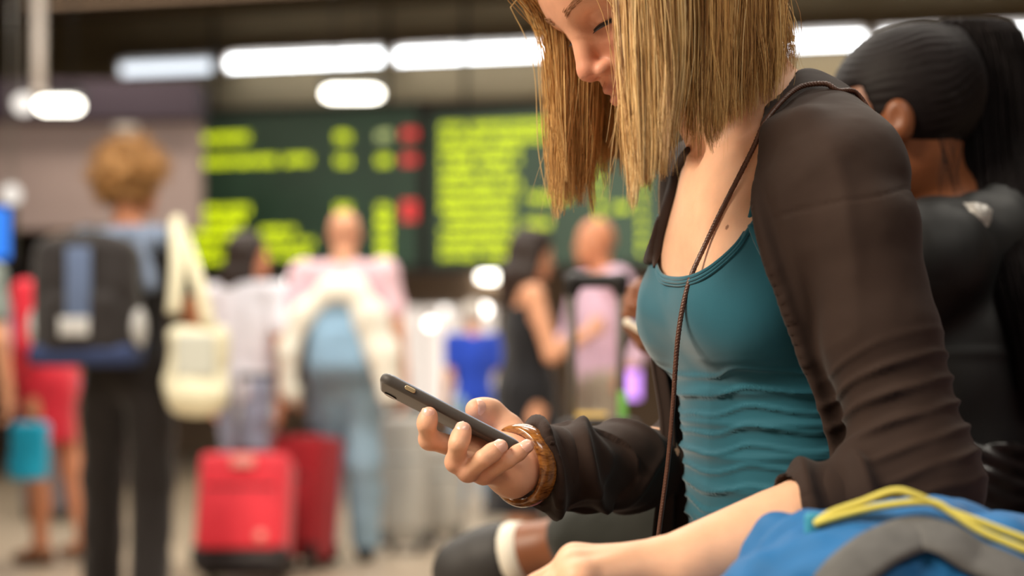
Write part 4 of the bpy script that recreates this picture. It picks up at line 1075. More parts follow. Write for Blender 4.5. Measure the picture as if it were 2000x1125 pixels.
def w2(root, p):
    """person-local point to world"""
    c_, s_ = math.cos(root.rotation_euler[2]), math.sin(root.rotation_euler[2]); p = np.asarray(p, float)
    return np.array([root.location[0]+c_*p[0]-s_*p[1], root.location[1]+s_*p[0]+c_*p[1], p[2]])
def at(px, D): return ((px-1000)/FPX*D, D)
AWAY = math.pi/2
SK_F = skinmat('skin_pale', (222, 162, 128)); SK_M = skinmat('skin_warm', (208, 140, 104)); SK_T = skinmat('skin_tan', (186, 116, 76))
H_BR = mat('brown_curls', srgb(162, 120, 72), .6, .3, var=.5, vscale=26, bump=.4, bscale=90); H_DK = mat('dark_brown_hair', srgb(40, 26, 20), .45, .4, var=.2, vscale=40); H_LB = mat('light_brown_hair', srgb(120, 86, 52), .5, .4, var=.2)
S_BLK = mat('black_shoe', srgb(28, 26, 26), .5); S_TAN = mat('tan_sandal', srgb(120, 84, 60), .6); S_GRY = mat('grey_sneaker', srgb(120, 118, 116), .6)

# 1 curly-haired walker with the backpack
D1 = 5.6
p1, J1, k1 = person('person with light curly hair in black trousers wearing a dark backpack', at(252, D1), AWAY-.05, 1.76, SK_M,
    dict(m=clothm('black_tshirt', (30, 28, 30)), sleeve='short', name='shirt'), dict(m=clothm('black_jeans', (30, 25, 24)), knee=.085, cuff=.078), dict(kind='curly', m=H_BR), S_BLK,
    pose=dict(aL=(.10, .14, .09), aR=(-.10, -.11, .10), kL=(.08, .13, .5), kR=(-.02, -.10, .5), eR=(.06, -.24, 1.14), wR=(.20, -.16, 1.02), wL=(.15, .22, .92), head=(.03, -.01, 1.655)), yaw=-.6)
F = Field([-.25, -.3, 1.2], [.2, .3, 1.62], .008)
F.cap(np.array([-.03, .16, 1.43])*k1, np.array([-.03, -.13, 1.44])*k1, .055, .058, .03); F.ell(np.array([-.06, 0, 1.43])*k1, [.08, .12, .055], None, .03)
F.cap(np.array([-.12, -.06, 1.46])*k1, np.array([-.15, -.13, 1.25])*k1, .03, .028, .03)
V, Fq = F.surface(); V = V+vnormals(V, Fq)*(.006*fbm(V, 16, 2))[:, None]; mkmesh('hood', V, Fq, clothm('blue_grey_hood', (112, 126, 150)), p1, world=False)
def backpack(label, root, cz, w, h, d, cols, kx, yoff=0.0, extra=True, shape=None):
    """rucksack on a person's back (placed in world, rotated with the wearer)"""
    rz = root.rotation_euler[2]; loc = w2(root, [kx, yoff, cz]); e = empty('backpack', loc, rz); tag(e, label, 'backpack')
    mB, mS, mL = cols
    F = Field([-d-.06, -w/2-.05, -h/2-.05], [.06, w/2+.05, h/2+.06], .008)
    F.box([-d/2, 0, 0], [d/2, w/2, h/2], None, .07); F.box([-d*.8, 0, -h*.17], [d*.33, w*.37, h*.24], None, .04, .02); F.ell([-d/2, 0, h*.42], [d*.48, w*.42, h*.14], None, .03)
    V, Fq = F.surface(); V = V+vnormals(V, Fq)*(.005*fbm(V, 12, 2))[:, None]; bo = mkmesh('bag_body', V, Fq, mB, e, world=False)
    v, f = tube([[-d*.15, 0, h*.5], [-d*.15, -.03, h*.56], [-d*.15, .03, h*.56], [-d*.15, 0, h*.5]], .008, 6); mkmesh('top_loop', v, f, mB, e, world=False)
    for s in (1, -1):
        v, f = tube(spline([[0, s*w*.22, h*.42], [.06, s*w*.26, h*.52], [.18, s*w*.32, h*.40], [.20, s*w*.36, h*.1], [.06, s*w*.42, -h*.30], [0, s*w*.40, -h*.36]], 24), .022, 8, flat=([1, 0, 0], .35)); mkmesh('shoulder_strap', v, f, mS, e, world=False)
    if extra:
        bevbox('stripe', [-d-.012, 0, h*.12], [.014, .045, h*.30], mS, e, bev=.006, world=False)
        bevbox('badge', [-d*1.13-.008, 0.01, -h*.20], [.008, .055, .035], mL, e, bev=.004, world=False)
        bevbox('base_band', [-d*.55, 0, -h*.42], [d*.56, w*.50, h*.085], mat('navy_band', srgb(36, 52, 92), .7), e, bev=.03, world=False)
        for s in (1, -1):
            F = Field([-d-.02, -w/2-.07, -h/2], [.04, w/2+.07, h*.2], .007); F.ell([-d*.5, s*w*.48, -h*.2], [d*.35, .032, h*.17], None, .02)
            V, Fq = F.surface(); mkmesh('side_pocket', V, Fq, mL, e, world=False)
    return e
backpack('dark backpack with a blue-grey stripe on the curly-haired walker', p1, 1.19, .40, .48, .17, (clothm('black_nylon', (40, 36, 36)), clothm('blue_grey_nylon', (92, 108, 140)), clothm('pale_grey_trim', (190, 190, 190))), -.13, .09)
# tote bag on the right shoulder
def tote():
    e = empty('tote_bag', P(385, 800, 5.45)); tag(e, 'cream canvas tote bag with grey print hanging from the curly-haired walker\'s shoulder', 'bag')
    c_ = P(388, 705, 5.45); m = clothm('cream_canvas', (226, 220, 192))
    F = Field(c_-[.2, .16, .30], c_+[.2, .16, .28], .008); F.box(c_+[0, 0, -.03], [.115, .055, .165], None, .05); F.ell(c_+[-.01, 0, -.11], [.115, .08, .09], None, .05)
    V, Fq = F.surface(); V = V+vnormals(V, Fq)*(.010*fbm(V, 11, 2))[:, None]; mkmesh('bag_body', V, Fq, m, e)
    for dy in (-.045, .045):
        v, f = tube(spline([P(338, 612, 5.45+dy), P(346, 520, 5.47+dy), P(343, 442, 5.52), P(352, 450, 5.56), P(385, 545, 5.47+dy), P(410, 640, 5.45+dy)], 30), .030, 8, flat=([.3, 1, 0], .2)); mkmesh('handle', v, f, m, e)
    mp_ = mat('grey_print', srgb(196, 198, 188), .8)
    F = Field(c_-[.2, .16, .30], c_+[.2, .16, .28], .006); F.box(c_+[0, -.055, .02], [.075, .014, .085], None, .012); V, Fq = F.surface(); mkmesh('print', V, Fq, mp_, e)
tote()
# 2 red dress
p2, J2, k2 = person('person in a red knee-length dress half hidden by the dark backpack', at(92, 6.95), math.radians(160), 1.62, SK_M,
    dict(m=clothm('red_dress', (212, 46, 62)), kind='dress', skirt=.64, flare=.155, sleeve='long'), None, dict(kind='short', m=H_LB), S_TAN, pose=dict(eL=(-.05, .24, 1.14), wL=(.06, .22, .95), eR=(-.10, -.26, 1.14), wR=(.02, -.20, .98), head=(-.06, 0, 1.60), aL=(-.04, .10, .09), aR=(-.17, -.10, .10), kL=(-.01, .095, .5), kR=(-.08, -.095, .5)))
# 3 white tee
p3, J3, k3 = person('dark-haired person in a white tee pulling a red suitcase', at(482, 6.9), AWAY-.35, 1.61, SK_M,
    dict(m=clothm('white_tee', (228, 226, 236)), sleeve='short', hem=.86), dict(m=clothm('pale_blue_grey_jeans', (158, 166, 190)), knee=.07, cuff=.06), dict(kind='long', m=H_DK, len=.13), S_GRY,
    pose=dict(eR=(-.06, -.25, 1.12), wR=(-.12, -.27, .86), eL=(.02, .23, 1.13)), yaw=-.75)
# 4 pink shirt
p4, J4, k4 = person('bald man in a pink shirt and light blue jeans seen from behind', at(672, 6.95), AWAY+.02, 1.73, SK_F,
    dict(m=clothm('pink_shirt', (238, 200, 210)), sleeve='short', name='shirt', hem=.88), dict(m=clothm('light_blue_jeans', (150, 180, 202)), knee=.085, cuff=.075), dict(kind='fringe', m=mat('grey_stubble', srgb(196, 142, 112), .7)), S_BLK,
    pose=dict(eR=(-.02, -.27, 1.13), wR=(.0, -.30, .88), eL=(-.02, .26, 1.13), wL=(.02, .27, .90), sL=(0, .20, 1.43), sR=(0, -.20, 1.43), aL=(-.05, .10, .09), aR=(.08, -.10, .09)))
backpack('light blue backpack on the bald man in pink', p4, 1.12, .30, .44, .14, (clothm('light_blue_denim', (142, 178, 208)), clothm('grey_strap', (120, 116, 124)), clothm('grey_trim', (90, 92, 98))), -.14, 0, False)
e = empty('draped_sweater', P(665, 760, 6.72)); tag(e, 'cream sweater draped in an arch over the light blue backpack', 'sweater')
F = Field(P(665, 670, 6.72)-[.42, .2, .5], P(665, 670, 6.72)+[.42, .2, .45], .01)
Dd = 6.68
arch = [P(560, 765, Dd), P(562, 690, Dd), P(588, 620, Dd), P(645, 568, Dd), P(690, 570, Dd), P(722, 620, Dd), P(745, 690, Dd), P(760, 765, Dd)]
F.chain(arch, [.040, .045, .052, .055, .060, .075, .075, .06], .04); V, Fq = F.surface(); V = V+vnormals(V, Fq)*(.010*fbm(V, 9, 2))[:, None]
mkmesh('knit', V, Fq, clothm('cream_knit', (240, 238, 226)), e); v, f = tube([P(560, 770, Dd), P(586, 770, Dd)], .05, 10); mkmesh('cuff', v, f, clothm('cream_rib', (226, 222, 206)), e)
# 5 black dress, 6 lilac shirt
p5, J5, k5 = person('dark-haired woman in a sleeveless black dress with a bent bare arm', at(1030, 6.2), math.radians(20), 1.55, SK_F,
    dict(m=clothm('black_dress', (26, 26, 30)), kind='dress', skirt=.36, flare=.22, sleeve='none'), None, dict(kind='long', m=H_DK, len=.24), S_BLK,
    pose=dict(sR=(-.03, -.165, 1.42), eR=(.04, -.23, 1.13), wR=(.27, -.15, 1.24), eL=(.03, .22, 1.14), wL=(.24, .12, 1.2)), pitch=.15)
p6, J6, k6 = person('man in a lilac shirt facing the woman in the black dress', at(1172, 6.7), math.radians(205), 1.66, SK_M,
    dict(m=clothm('lilac_shirt', (212, 178, 200)), sleeve='long', hem=.84), dict(m=clothm('beige_chinos', (176, 164, 148))), dict(kind='fringe', m=mat('short_grey_hair', srgb(190, 128, 98), .7)), S_BLK,
    pose=dict(eR=(.05, -.25, 1.14), wR=(.26, -.10, 1.05), eL=(-.12, .27, 1.17), wL=(.0, .325, 1.01)))
# 7 child in blue
p7, J7, k7 = person('child in a bright blue shirt standing far back', at(925, 9.2), AWAY+.4, 1.40, SK_F, dict(m=clothm('bright_blue_shirt', (40, 74, 190)), sleeve='short', hem=.84),
    dict(m=clothm('pale_blue_shorts', (150, 186, 216))), dict(kind='short', m=mat('pale_grey_cap', srgb(206, 198, 190), .8)), S_GRY)
# 8 left edge, 9 lavender behind
p8, J8, k8 = person('person in a grey-green top cut off by the left edge', at(-92, 6.2), AWAY, 1.66, SK_F, dict(m=clothm('grey_green_top', (130, 142, 136)), sleeve='short'), dict(m=clothm('charcoal_trousers', (50, 48, 50))), dict(kind='short', m=H_DK), S_BLK)
p9, J9, k9 = person('distant person in a lavender shirt behind the red dress', at(92, 9.0), AWAY+.2, 1.70, SK_F, dict(m=clothm('lavender_shirt', (150, 146, 178)), sleeve='long'), dict(m=clothm('grey_trousers', (96, 92, 96))), dict(kind='short', m=H_LB), S_BLK)

# ------------------------------------------------------------------ luggage
M_DGREY = mat('dark_grey_metal', srgb(92, 86, 82), .45, .4)
def suitcase(label, loc, rz, w, d, h, mB, mT, tilt=0.0, handle=.4, extras=(), name='suitcase', hw=.16, band=False):
    """upright trolley case; local: x = depth (front at -x), y = width, z up; origin at the wheels"""
    e = empty(name, loc, rz); e.rotation_euler = (0, tilt, rz); tag(e, label, 'suitcase')
    bo = bevbox('shell', [0, 0, h/2+.05], [d/2, w/2, h/2], mB, e, bev=.035, seg=4, world=False)
    pn = bevbox('front_pocket', [-d/2-.012, 0, h*.40+.05], [.02, w*.42, h*.28], mB, bo, bev=.012, world=False)
    bevbox('zip_line', [-d/2-.034, 0, h*.66+.05], [.003, w*.38, .006], mT, pn, bev=0, world=False)
    if band: bevbox('base_band', [0, 0, .08], [d/2+.006, w/2+.006, .05], mT, e, bev=.02, world=False)
    for sx in (-1, 1):
        for sy in (-1, 1):
            v, f = tube([[sx*(d/2-.035), sy*(w/2-.05)-.012, .025], [sx*(d/2-.035), sy*(w/2-.05)+.012, .025]], .025, 12); mkmesh('wheel', v, f, M_BLACKM, e, world=False)
            bevbox('corner_guard', [sx*(d/2-.02), sy*(w/2-.02), .085], [.026, .026, .04], mT, e, bev=.012, world=False)
    v, f = tube(spline([[-d*.1, -.07, h+.05], [-d*.1, -.06, h+.075], [-d*.1, .06, h+.075], [-d*.1, .07, h+.05]], 14), .011, 8); mkmesh('carry_handle', v, f, mT, e, world=False)
    if handle:
        for s in (-1, 1):
            v, f = tube([[d*.36, s*hw/2, h+.02], [d*.36, s*hw/2, h+.05+handle]], .009, 8); mkmesh('handle_tube', v, f, M_GREYM if extras != 'dark' else M_DGREY, e, world=False)
        F = Field([d*.36-.05, -hw/2-.05, h+handle], [d*.36+.05, hw/2+.05, h+handle+.1], .004)
        F.cap([d*.36, -hw/2, h+.05+handle], [d*.36, hw/2, h+.05+handle], .014, .014, 0); F.cap([d*.36, -hw/2, h+.03+handle], [d*.36, -hw/2, h+.05+handle], .015, .015, .01); F.cap([d*.36, hw/2, h+.03+handle], [d*.36, hw/2, h+.05+handle], .015, .015, .01)
        V, Fq = F.surface(); mkmesh('grip', V, Fq, M_BLACKM, e, world=False)
    return e
M_RED1 = clothm('bright_red_nylon', (226, 52, 66), .55); M_RED2 = clothm('dark_red_nylon', (158, 26, 36), .55); M_TRIM = mat('black_trim', srgb(34, 26, 28), .5)
x, y = at(472, 6.25)
s1 = suitcase('bright red suitcase with a black base tilted behind the white tee', (x, y, .02), AWAY, .40, .24, .50, M_RED1, M_TRIM, tilt=.32, handle=.42, band=True)
bevbox('badge', [-.135, 0.0, .50], [.01, .05, .025], mat('pale_badge', srgb(244, 160, 150), .4), s1, bev=.004, world=False)
v, f = tube([[-.158, -.10, .16], [-.166, -.10, .16]], [.025, .02], 16); mkmesh('highlight_disc', v, f, mat('pale_highlight', srgb(244, 150, 140), .4), s1, world=False)  # round highlight on the red case, painted as a pale disc
x, y = at(582, 6.75)
suitcase('dark red suitcase between the bright red one and the light jeans', (x, y, .0), AWAY-.5, .30, .22, .58, M_RED2, M_TRIM, tilt=.12, handle=.0)
M_GSH = mat('light_grey_shell', srgb(190, 188, 182), .4, .4); M_GTR = mat('grey_trim_rail', srgb(96, 96, 94), .5)
x, y = at(793, 7.4); suitcase('tall light grey suitcase with dark rails below the phone', (x, y, 0), AWAY, .24, .22, .66, M_GSH, M_GTR, handle=.05)
x, y = at(868, 7.7); suitcase('smaller light grey suitcase right of the tall grey one', (x, y, 0), AWAY, .20, .2, .50, M_GSH, M_GTR, handle=.0)
x, y = at(1165, 2.75); M_CHAR = mat('charcoal_shell', srgb(64, 64, 62), .5, .3)
s5 = suitcase('charcoal suitcase with a raised black trolley handle behind the bent forearm', (x, y-.08, 0), AWAY, .22, .24, .74, M_CHAR, M_TRIM, handle=.30, extras='dark', hw=.095)
bevbox('yellow_tag', [.07, .01, .815], [.02, .03, .02], mat('yellow_tag', srgb(214, 176, 84), .6), s5, bev=.004, world=False)
bevbox('green_tag', [.07, -.05, .83], [.008, .008, .045], mat('green_tag', srgb(120, 190, 90), .6), s5, bev=.003, world=False)
# cyan shopping bag
c_ = P(58, 940, 6.62); e = empty('shopping_bag', c_); tag(e, 'bright cyan shopping bag low at the left beside the red dress', 'bag')
F = Field(c_-[.16, .12, .05], c_+[.16, .12, .35], .008); F.box(c_+[0, 0, .14], [.085, .05, .135], None, .02); V, Fq = F.surface(); V = V+vnormals(V, Fq)*(.006*fbm(V, 12, 2))[:, None]; mkmesh('bag_body', V, Fq, clothm('cyan_paper', (28, 168, 208), .5), e)
hnd = w2(p2, J2['wL'])+np.array([0, 0, -.08])
for dy in (-.03, .03):
    v, f = tube(spline([c_+[-.05, dy, .27], hnd+[-.01, dy*.3, -.02], hnd+[.01, dy*.3, -.02], c_+[.05, dy, .27]], 20), .006, 6); mkmesh('handle', v, f, M_BLACKM, e)
# glowing tablet in the lilac man's hand
c_ = w2(p6, J6['wL']+np.array([.03, .04, -.085])); e = empty('tablet', c_); tag(e, 'glowing violet screen beside the man in lilac', 'screen')
bevbox('case', c_+[0, .008, 0], [.045, .008, .07], M_BLACKM, e, bev=.004); v, f = boxes([(c_+[0, -.002, 0], (.040, .003, .063))]); mkmesh('display', v, f, glow('violet_display', srgb(214, 150, 255), 1.6), e, smooth=False)
# ------------------------------------------------------------------ bench, second seated woman, blue bag
M_BRED = mat('dark_red_seat', srgb(96, 16, 26), .45, .4, var=.08)
bench = empty('bench', (.35, 1.55, 0)); tag(bench, 'dark red station bench under the two seated women', 'bench')
for k in range(4):
    yc = .72+.52*k
    bevbox('seat', [.33, yc, .495], [.27, .235, .022], M_BRED, bench, bev=.018)
    bevbox('backrest', [.665, yc, .78], [.02, .235, .22], M_BRED, bench, R=np.array(Matrix.Rotation(math.radians(8), 3, 'Y')), bev=.016)
v, f = boxes([((.40, 1.5, .455), (.035, 1.05, .02))]); mkmesh('beam', v, f, M_GREYM, bench, smooth=False)
for yy in (.75, 1.5, 2.25):
    v, f = boxes([((.40, yy, .235), (.03, .025, .2)), ((.40, yy, .02), (.26, .03, .018))]); mkmesh('leg', v, f, M_GREYM, bench, smooth=False)
for k in range(4):
    v, f = tube(spline([[.52, .72+.52*k, .48], [.62, .72+.52*k, .49], [.655, .72+.52*k, .6]], 10), .014, 8); mkmesh('bracket', v, f, M_GREYM, bench)

# second woman
SKB = mat('skin_brown', srgb(124, 74, 46), .45, .4, var=.08, vscale=30); M_BHAIR = mat('black_hair', srgb(20, 14, 15), .6, .16, var=.2, vscale=50)
M_JACK = mat('black_jacket', srgb(30, 31, 32), .55, .35, var=.1, bump=.1, bscale=700); M_QUILT = mat('black_quilted_nylon', srgb(30, 28, 28), .28, .6, var=.15)
hb = nrm([-.93, .36, 0]); pb = .10; BF = hb*math.cos(pb)-UP*math.sin(pb); BL = np.cross(UP, hb); BU = np.cross(BF, BL); R2 = np.stack([BF, BL, BU], 1)
C2 = P(1752, 246, 1.76)
w2_ = empty('person', (C2[0]+.08, 1.80, 0)); tag(w2_, 'seated woman with a long black ponytail and black jacket turned away', 'person')
h2 = lambda x, y, z: C2+R2@(np.array([x, y, z])*.92)
tf = nrm([-.80, .60, 0]); tl = np.cross(UP, tf); RT = np.stack([tf, tl, UP], 1)
NK = P(1845, 395, 1.78); TC = np.array([NK[0]+.045, NK[1]+.02, 0])
tb = lambda a, b, z: np.array([TC[0], TC[1], z])+tf*a+tl*b
shL, shR = tb(0, .165, 1.045), tb(0, -.165, 1.045)
elL, wrL = P(1590, 860, 1.88), P(1362, 700, 1.97)
elR, wrR = tb(.10, -.24, .78), tb(.30, -.12, .74)
F = Field(C2-[.35, .2, .32], C2+[.25, .3, .16], .004); hq = headprims(F, C2, R2, .92)
F.cap(h2(-.03, 0, -.05), NK+[0.0, 0, -.02], .042, .046, .03); F.cap(NK+[.01, 0, -.03], tb(0, .08, 1.06), .05, .045, .03); F.cap(NK+[.01, 0, -.03], tb(0, -.08, 1.06), .05, .045, .03)
# outer ear with a hollow
F.ell(h2(-.010, .080, -.006), [.015, .008, .024], R2, .004); F.ell(h2(-.006, .090, -.004), [.009, .006, .014], R2, .004, 's')
parts = [F.surface()]
F = Field(np.minimum(elL, wrL)-.06, np.maximum(elL, shL)+.08, .006); F.chain([shL, elL, wrL], [.05, .038, .027], .02); parts.append(F.surface())
F = Field(np.minimum(elR, wrR)-.08, np.maximum(shR, elR)+.08, .008); F.chain([shR, elR, wrR], [.05, .038, .027], .02); parts.append(F.surface())
parts.append(hand(wrL, P(1290, 665, 1.95)-wrL, [-.2, .3, .9], True, .75, .95, .003)); parts.append(hand(wrR, tf, [0, 0, -1], False, .5, .95, .005))
knB, anB = P(1330, 1010, 1.90), P(1020, 1082, 2.0)
F = Field(np.minimum(anB, knB)-.12, np.maximum(anB, knB)+.1, .006); F.chain([knB, anB], [.055, .036], .02); toe = P(905, 1120, 2.03); F.cap(anB, toe, .036, .026, .03); parts.append(F.surface())
V, Fq = join(parts); mkmesh('body', V, Fq, SKB, w2_)
for s in (-1, 1):
    v, f = tube([h2(.070+q, s*.032, -.002) for q in (-.010, -.006, 0, .006, .0105)], [.004, .009, .0125, .009, .003], 12); mkmesh('eye', v, f, M_EYE, w2_)
# hair: smooth cap drawn back to the tie, long ponytail
tie = P(1868, 78, 1.80)
F = Field(C2-[.18, .2, .16], C2+[.30, .25, .2], .004); F.ell(h2(-.016, 0, .036), [.093, .076, .088], R2, 0)
F.cap(h2(-.05, 0, .06), tie, .045, .022, .04)
X, Y, Z = F.grid(); lx = (X-C2[0])*BF[0]+(Y-C2[1])*BF[1]+(Z-C2[2])*BF[2]; ly = (X-C2[0])*BL[0]+(Y-C2[1])*BL[1]; lz = (X-C2[0])*BU[0]+(Y-C2[1])*BU[1]+(Z-C2[2])*BU[2]
hl_ = np.maximum(np.minimum(lx-.066, .062-lz), np.minimum(lx-.012-.3*(lz+.02), .045-lz)); F.d = np.maximum(F.d, hl_.astype(np.float32)); F.d = np.maximum(F.d, (-.088+.9*np.clip(lx+.06, 0, .1)-lz).astype(np.float32))
V, Fq = F.surface(); V = relax(V, Fq, 1, .4); N = vnormals(V, Fq); dd = V-tie; th_ = np.arctan2(dd@BU, dd@BL)
V = V+N*(.0011*np.sin(th_*95+5*fbm(V, 16, 2))*(.5+.8*vnoise(V, 25)))[:, None]; capm = (V, Fq)
g = np.random.default_rng(4); n = 2600; S2 = 20
cp = np.array([tie, P(1885, 42, 1.80), P(1918, 60, 1.80), P(1938, 150, 1.80), P(1945, 280, 1.79), P(1962, 400, 1.74), P(1995, 520, 1.68), P(2020, 640, 1.65), P(2030, 760, 1.65)])
ctr = spline(cp, S2); rad = np.interp(np.linspace(0, 1, S2), [0, .1, .25, .5, .8, 1], [.012, .028, .046, .050, .042, .022])
a = g.uniform(0, 6.28, n); rr = np.sqrt(g.uniform(0, 1, n))
off = np.stack([np.cos(a)*rr, np.sin(a)*rr*.8, np.sin(a)*rr*.15], 1)
pth = ctr[None]+off[:, None]*rad[None, :, None]+.002*np.sin(np.linspace(0, 8, S2)[None, :, None]+g.uniform(0, 6, (n, 1, 3)))
v1, f1 = strands(pth, .0010)
# strands drawn over the cap toward the tie, baby hair at the nape
rp = V[g.integers(0, len(V), 1800)]; Nn = None
mid = rp*.5+tie*.5; c_ = h2(-.016, 0, .036); mv = mid-c_; mid = c_+mv/np.linalg.norm(mv, axis=1, keepdims=True)*np.maximum(np.linalg.norm(mv, axis=1, keepdims=True), .098)
tt = np.linspace(0, 1, 8)[None, :, None]; q = (1-tt)**2*rp[:, None]+2*tt*(1-tt)*mid[:, None]+tt**2*tie
v2, f2 = strands(q, .0006)
bh = []
for i in range(14):
    p0 = h2(-.05-.03*g.random(), .050+.02*g.random(), -.03-.01*g.random()); bh.append([p0+np.array([.004*math.sin(u*5+i)+.006*u, -.004, -.07*u]) for u in np.linspace(0, 1, 8)])
v3, f3 = strands(bh, .0005)
V, Fq = join([capm, (v1, f1), (v2, f2), (v3, f3)]); hr = mkmesh('hair', V, Fq, M_BHAIR, w2_); hr['label'] = 'black hair drawn back into a high ponytail'
v, f = tube(spline([tie+np.array([.004, 0, .0])+.019*np.array([math.cos(q)*.3, math.sin(q), math.cos(q)]) for q in np.linspace(0, 2*math.pi, 20)], 40), .0065, 8); mkmesh('hair_tie', v, f, mat('white_hair_tie', srgb(225, 222, 220), .5), w2_)
# jacket
F = Field(np.array([TC[0]-.34, TC[1]-.32, .50]), np.array([TC[0]+.34, TC[1]+.34, 1.16]), .0055)
def trunkB(F, o):
    F.ell(tb(0, 0, .93), np.array([.105, .150, .17])+o, RT, .04); F.ell(tb(.0, 0, .76), np.array([.11, .150, .17])+o, RT, .04); F.ell(tb(-.01, 0, .62), np.array([.13, .17, .12])+o, RT, .04)
    for s in (-1, 1): F.cap(tb(-.01, s*.04, 1.07), tb(0, s*.165, 1.035), .048+o, .05+o, .03); F.cap(tb(-.03, s*.02, 1.10), tb(-.01, s*.10, 1.06), .035+o, .035+o, .03)
trunkB(F, .014); F.chain([shL, elL], [.062, .052], .03); F.chain([shR, elR, wrR], [.062, .052, .045], .03)
F.cap(tb(-.06, -.05, 1.085), tb(-.06, .07, 1.075), .034, .032, .03)                 # folded hood roll
nh = F.like(); nh.cap(h2(-.03, 0, -.06), NK+[.015, 0, -.03], .056, .062, 0); F.d = np.maximum(F.d, -nh.d)
Z = F.grid()[2]; F.d = np.maximum(F.d, (.80-Z).astype(np.float32))
V, Fq = F.surface(); V = relax(V, Fq, 1, .4); V = V+vnormals(V, Fq)*(.006*np.abs(fbm(V*[1, 1, .6], 11, 3))+.003*np.exp(-((V[:, 2]-.93)/.004)**2))[:, None]
F = Field(np.minimum(elL, wrL)-.1, np.maximum(elL, wrL)+.1, .006); F.chain([elL, elL*.25+wrL*.75], [.053, .042], .02); v, f = F.surface()
jk = mkmesh('jacket', *join([(V, Fq), (v, f)]), M_JACK, w2_)
# shiny shoulder patch on the hood edge
F = Field(P(1900, 440, 1.64)-.12, P(1900, 440, 1.64)+.14, .004); F.chain([P(1878, 415, 1.66), P(1905, 425, 1.655), P(1910, 470, 1.65)], [.010, .016, .008], .01); V, Fq = F.surface()
mkmesh('reflective_patch', V+vnormals(V, Fq)*(.003*fbm(V, 90, 2))[:, None], Fq, mat('silver_patch', srgb(170, 168, 165), .35, .6, var=.3, vscale=200), jk)
# quilted lower body: rows of shiny ridges
F = Field(np.array([TC[0]-.32, TC[1]-.32, .46]), np.array([TC[0]+.32, TC[1]+.32, .86]), .0045); trunkB(F, .020); Z = F.grid()[2]; F.d = np.maximum(F.d, (Z-.825).astype(np.float32))
V, Fq = F.surface(); q = (V-TC)@RT; an_ = np.arctan2(q[:, 1], q[:, 0])
V = V+vnormals(V, Fq)*(.007*np.abs(np.sin(V[:, 2]*150+3*np.sin(an_*3)+1.2*fbm(V, 14, 2)))*(.6+.5*vnoise(V, 30)))[:, None]; mkmesh('quilted_skirt', V, Fq, M_QUILT, w2_)
bevbox('zip_puller', P(1885, 905, 1.60), [.012, .004, .005], mat('gold_zip', srgb(190, 160, 120), .3, metal=.8), w2_, R=np.array(Matrix.Rotation(.7, 3, 'Y')), bev=.002)
# legs: one ankle crossed over the other knee
F = Field([-.15, 1.55, .0], [.8, 2.35, .80], .008); hipL = tb(.05, .09, .60); hipR = tb(.05, -.09, .60)
F.chain([hipL, P(1330, 1010, 1.90)], [.09, .072], .04); F.chain([P(1330, 1010, 1.90), anB+nrm(knB-anB)*.10], [.07, .055], .03)
kR = tb(.50, -.05, .56); F.chain([hipR, kR, [kR[0]-.02, kR[1], .10]], [.09, .07, .055], .04)
V, Fq = F.surface(); V = V+vnormals(V, Fq)*(.006*np.abs(fbm(V, 12, 3)))[:, None]; mkmesh('trousers', V, Fq, clothm('dark_green_black_trousers', (36, 38, 34)), w2_)
def sneaker(an, to, up, par):
    a = nrm(to-an); F = Field(np.minimum(an, to)-.12, np.maximum(an, to)+.12, .005); F.cap(an+a*.01, to, .050, .040, .03); F.cap(an-a*.02, an+a*.04, .050, .05, .02)
    X, Y, Z = F.grid(); e_ = (X-an[0])*up[0]+(Y-an[1])*up[1]+(Z-an[2])*up[2]
    F.d = np.maximum(F.d, (e_-.030).astype(np.float32)); V, Fq = F.surface(); sh = mkmesh('shoe', V, Fq, mat('dark_grey_sneaker', srgb(48, 46, 46), .6), par)
    return sh
ud = nrm(knB-anB); sh = sneaker(anB+(toe-anB)*.25-ud*.02, toe, ud, w2_)
V, Fq = tube([anB-ud*.016+nrm(toe-anB)*.006, anB-ud*.004+nrm(toe-anB)*.004, anB+ud*.010], [.047, .049, .045], 20); mkmesh('white_ankle_band', V, Fq, mat('white_rubber', srgb(226, 220, 206), .6), w2_)
sneaker(np.array([kR[0]-.02, kR[1], .055]), np.array([kR[0]-.16, kR[1]+.06, .045]), UP, w2_)
# her phone
c_ = P(1252, 641, 1.945); e = empty('mobile_phone', c_); tag(e, 'pale phone tip held just behind the teal bust', 'phone')
Rq = np.stack([nrm([-.55, .2, .35]), nrm(np.cross([0, 0, 1], [-.55, .2, .35])), nrm(np.cross([-.55, .2, .35], np.cross([0, 0, 1], [-.55, .2, .35])))], 1)
v, f = rslab(.065, .032, .0045, .010, .003); mkmesh('case', c_+Rq@np.array([-.045, 0, 0])+v@Rq.T, [tuple(q) for q in f], mat('cream_case', srgb(226, 214, 196), .4), e)
v, f = rslab(.060, .029, .0008, .008, .0004); mkmesh('screen', c_+Rq@np.array([-.045, 0, .0046])+v@Rq.T, [tuple(q) for q in f], bpy.data.materials['phone_glass'], e)

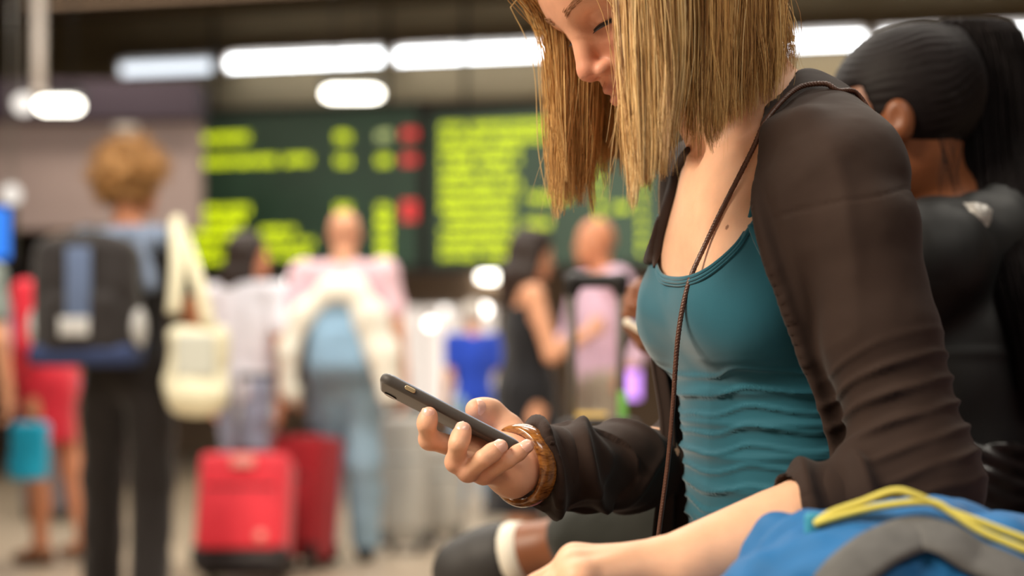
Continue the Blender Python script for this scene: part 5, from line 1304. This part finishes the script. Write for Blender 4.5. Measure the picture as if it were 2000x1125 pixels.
# blue bag in the foreground
M_BLUE = mat('blue_nylon', srgb(18, 98, 158), .65, .3, sheen=.1, var=.06, vscale=14, bump=.12, bscale=500); M_GBAND = mat('grey_webbing', srgb(92, 92, 92), .7, .3, var=.15, vscale=80); M_YCORD = mat('yellow_cord', srgb(214, 202, 96), .6, .3, bump=.3, bscale=1500)
bb = empty('backpack', (.31, 1.03, .52)); tag(bb, 'bright blue backpack with a grey band and yellow cord in the front right corner', 'backpack')
F = Field([.10, .88, .515], [.60, 1.16, .86], .0032)
prof = [(1560, 1140, .050), (1610, 1110, .066), (1680, 1075, .085), (1790, 1072, .088), (1900, 1100, .088), (2010, 1135, .085), (2110, 1180, .080)]
for x_, y_, r in prof: F.ell(P(x_, y_+80, 1.035), [r*.9, .085, r*.62], None, .05)
F.box([.36, 1.03, .615], [.19, .085, .09], None, .06, .06)
F.cap(P(1510, 1190, 1.02), P(1560, 1120, 1.04), .028, .028, .03)
V, Fq = F.surface(); V = relax(V, Fq, 1, .4); N = vnormals(V, Fq)
fo = fbm(V*[1, 1, 1.3], 13, 3); V = V+N*(.014*(np.abs(fo)-.25)+.004*np.sin(V[:, 0]*60+V[:, 2]*50+3*fbm(V, 8, 2))*sstep(.30, .18, V[:, 0]))[:, None]
bo = mkmesh('bag_body', V, Fq, M_BLUE, bb); bagV = V
def on_bag(px, py, off=.004): return on_surface(px, py, bagV, off)
pts = spline([on_bag(a, b, .003) for a, b in [(1630, 1150), (1670, 1105), (1725, 1066), (1790, 1043), (1845, 1052), (1900, 1085), (1960, 1110), (2040, 1150)]], 60)
v, f = tube(pts, .0175, 10, flat=([0, -.6, .8], .16)); mkmesh('webbing_band', v, f, M_GBAND, bb)
for path in ([(1592, 1022), (1625, 1001), (1680, 982), (1745, 959), (1790, 968), (1850, 996), (1920, 1022), (2010, 1056)], [(1590, 1024), (1640, 1008), (1715, 990), (1790, 981), (1830, 984), (1860, 1002), (1920, 1040), (2010, 1078)]):
    D_ = [on_bag(a, max(b, 1000), .002)[1] for a, b in path]; D_ = np.convolve(np.pad(D_, 1, 'edge'), [.3, .4, .3], 'valid')
    v, f = tube(spline([P(a, b, d_-.004) for (a, b), d_ in zip(path, D_)], 70), .0027, 8); mkmesh('draw_cord', v, f, M_YCORD, bb)
F = Field(P(1588, 1024, 1.0)-.05, P(1588, 1024, 1.08)+.05, .002); q = on_bag(1588, 1026, .002); F.box(q, [.006, .004, .009], None, .003); V, Fq = F.surface(); mkmesh('cord_tab', V, Fq, mat('teal_tab', srgb(60, 150, 180), .6), bb)
for s in (0, 1):
    v, f = tube(spline([[.20+.22*s, 1.10, .70], [.20+.22*s, 1.15, .72], [.20+.22*s, 1.16, .62], [.20+.22*s, 1.12, .54]], 16), .016, 8, flat=([0, 1, 0], .4)); mkmesh('shoulder_strap', v, f, M_BLUE, bb)
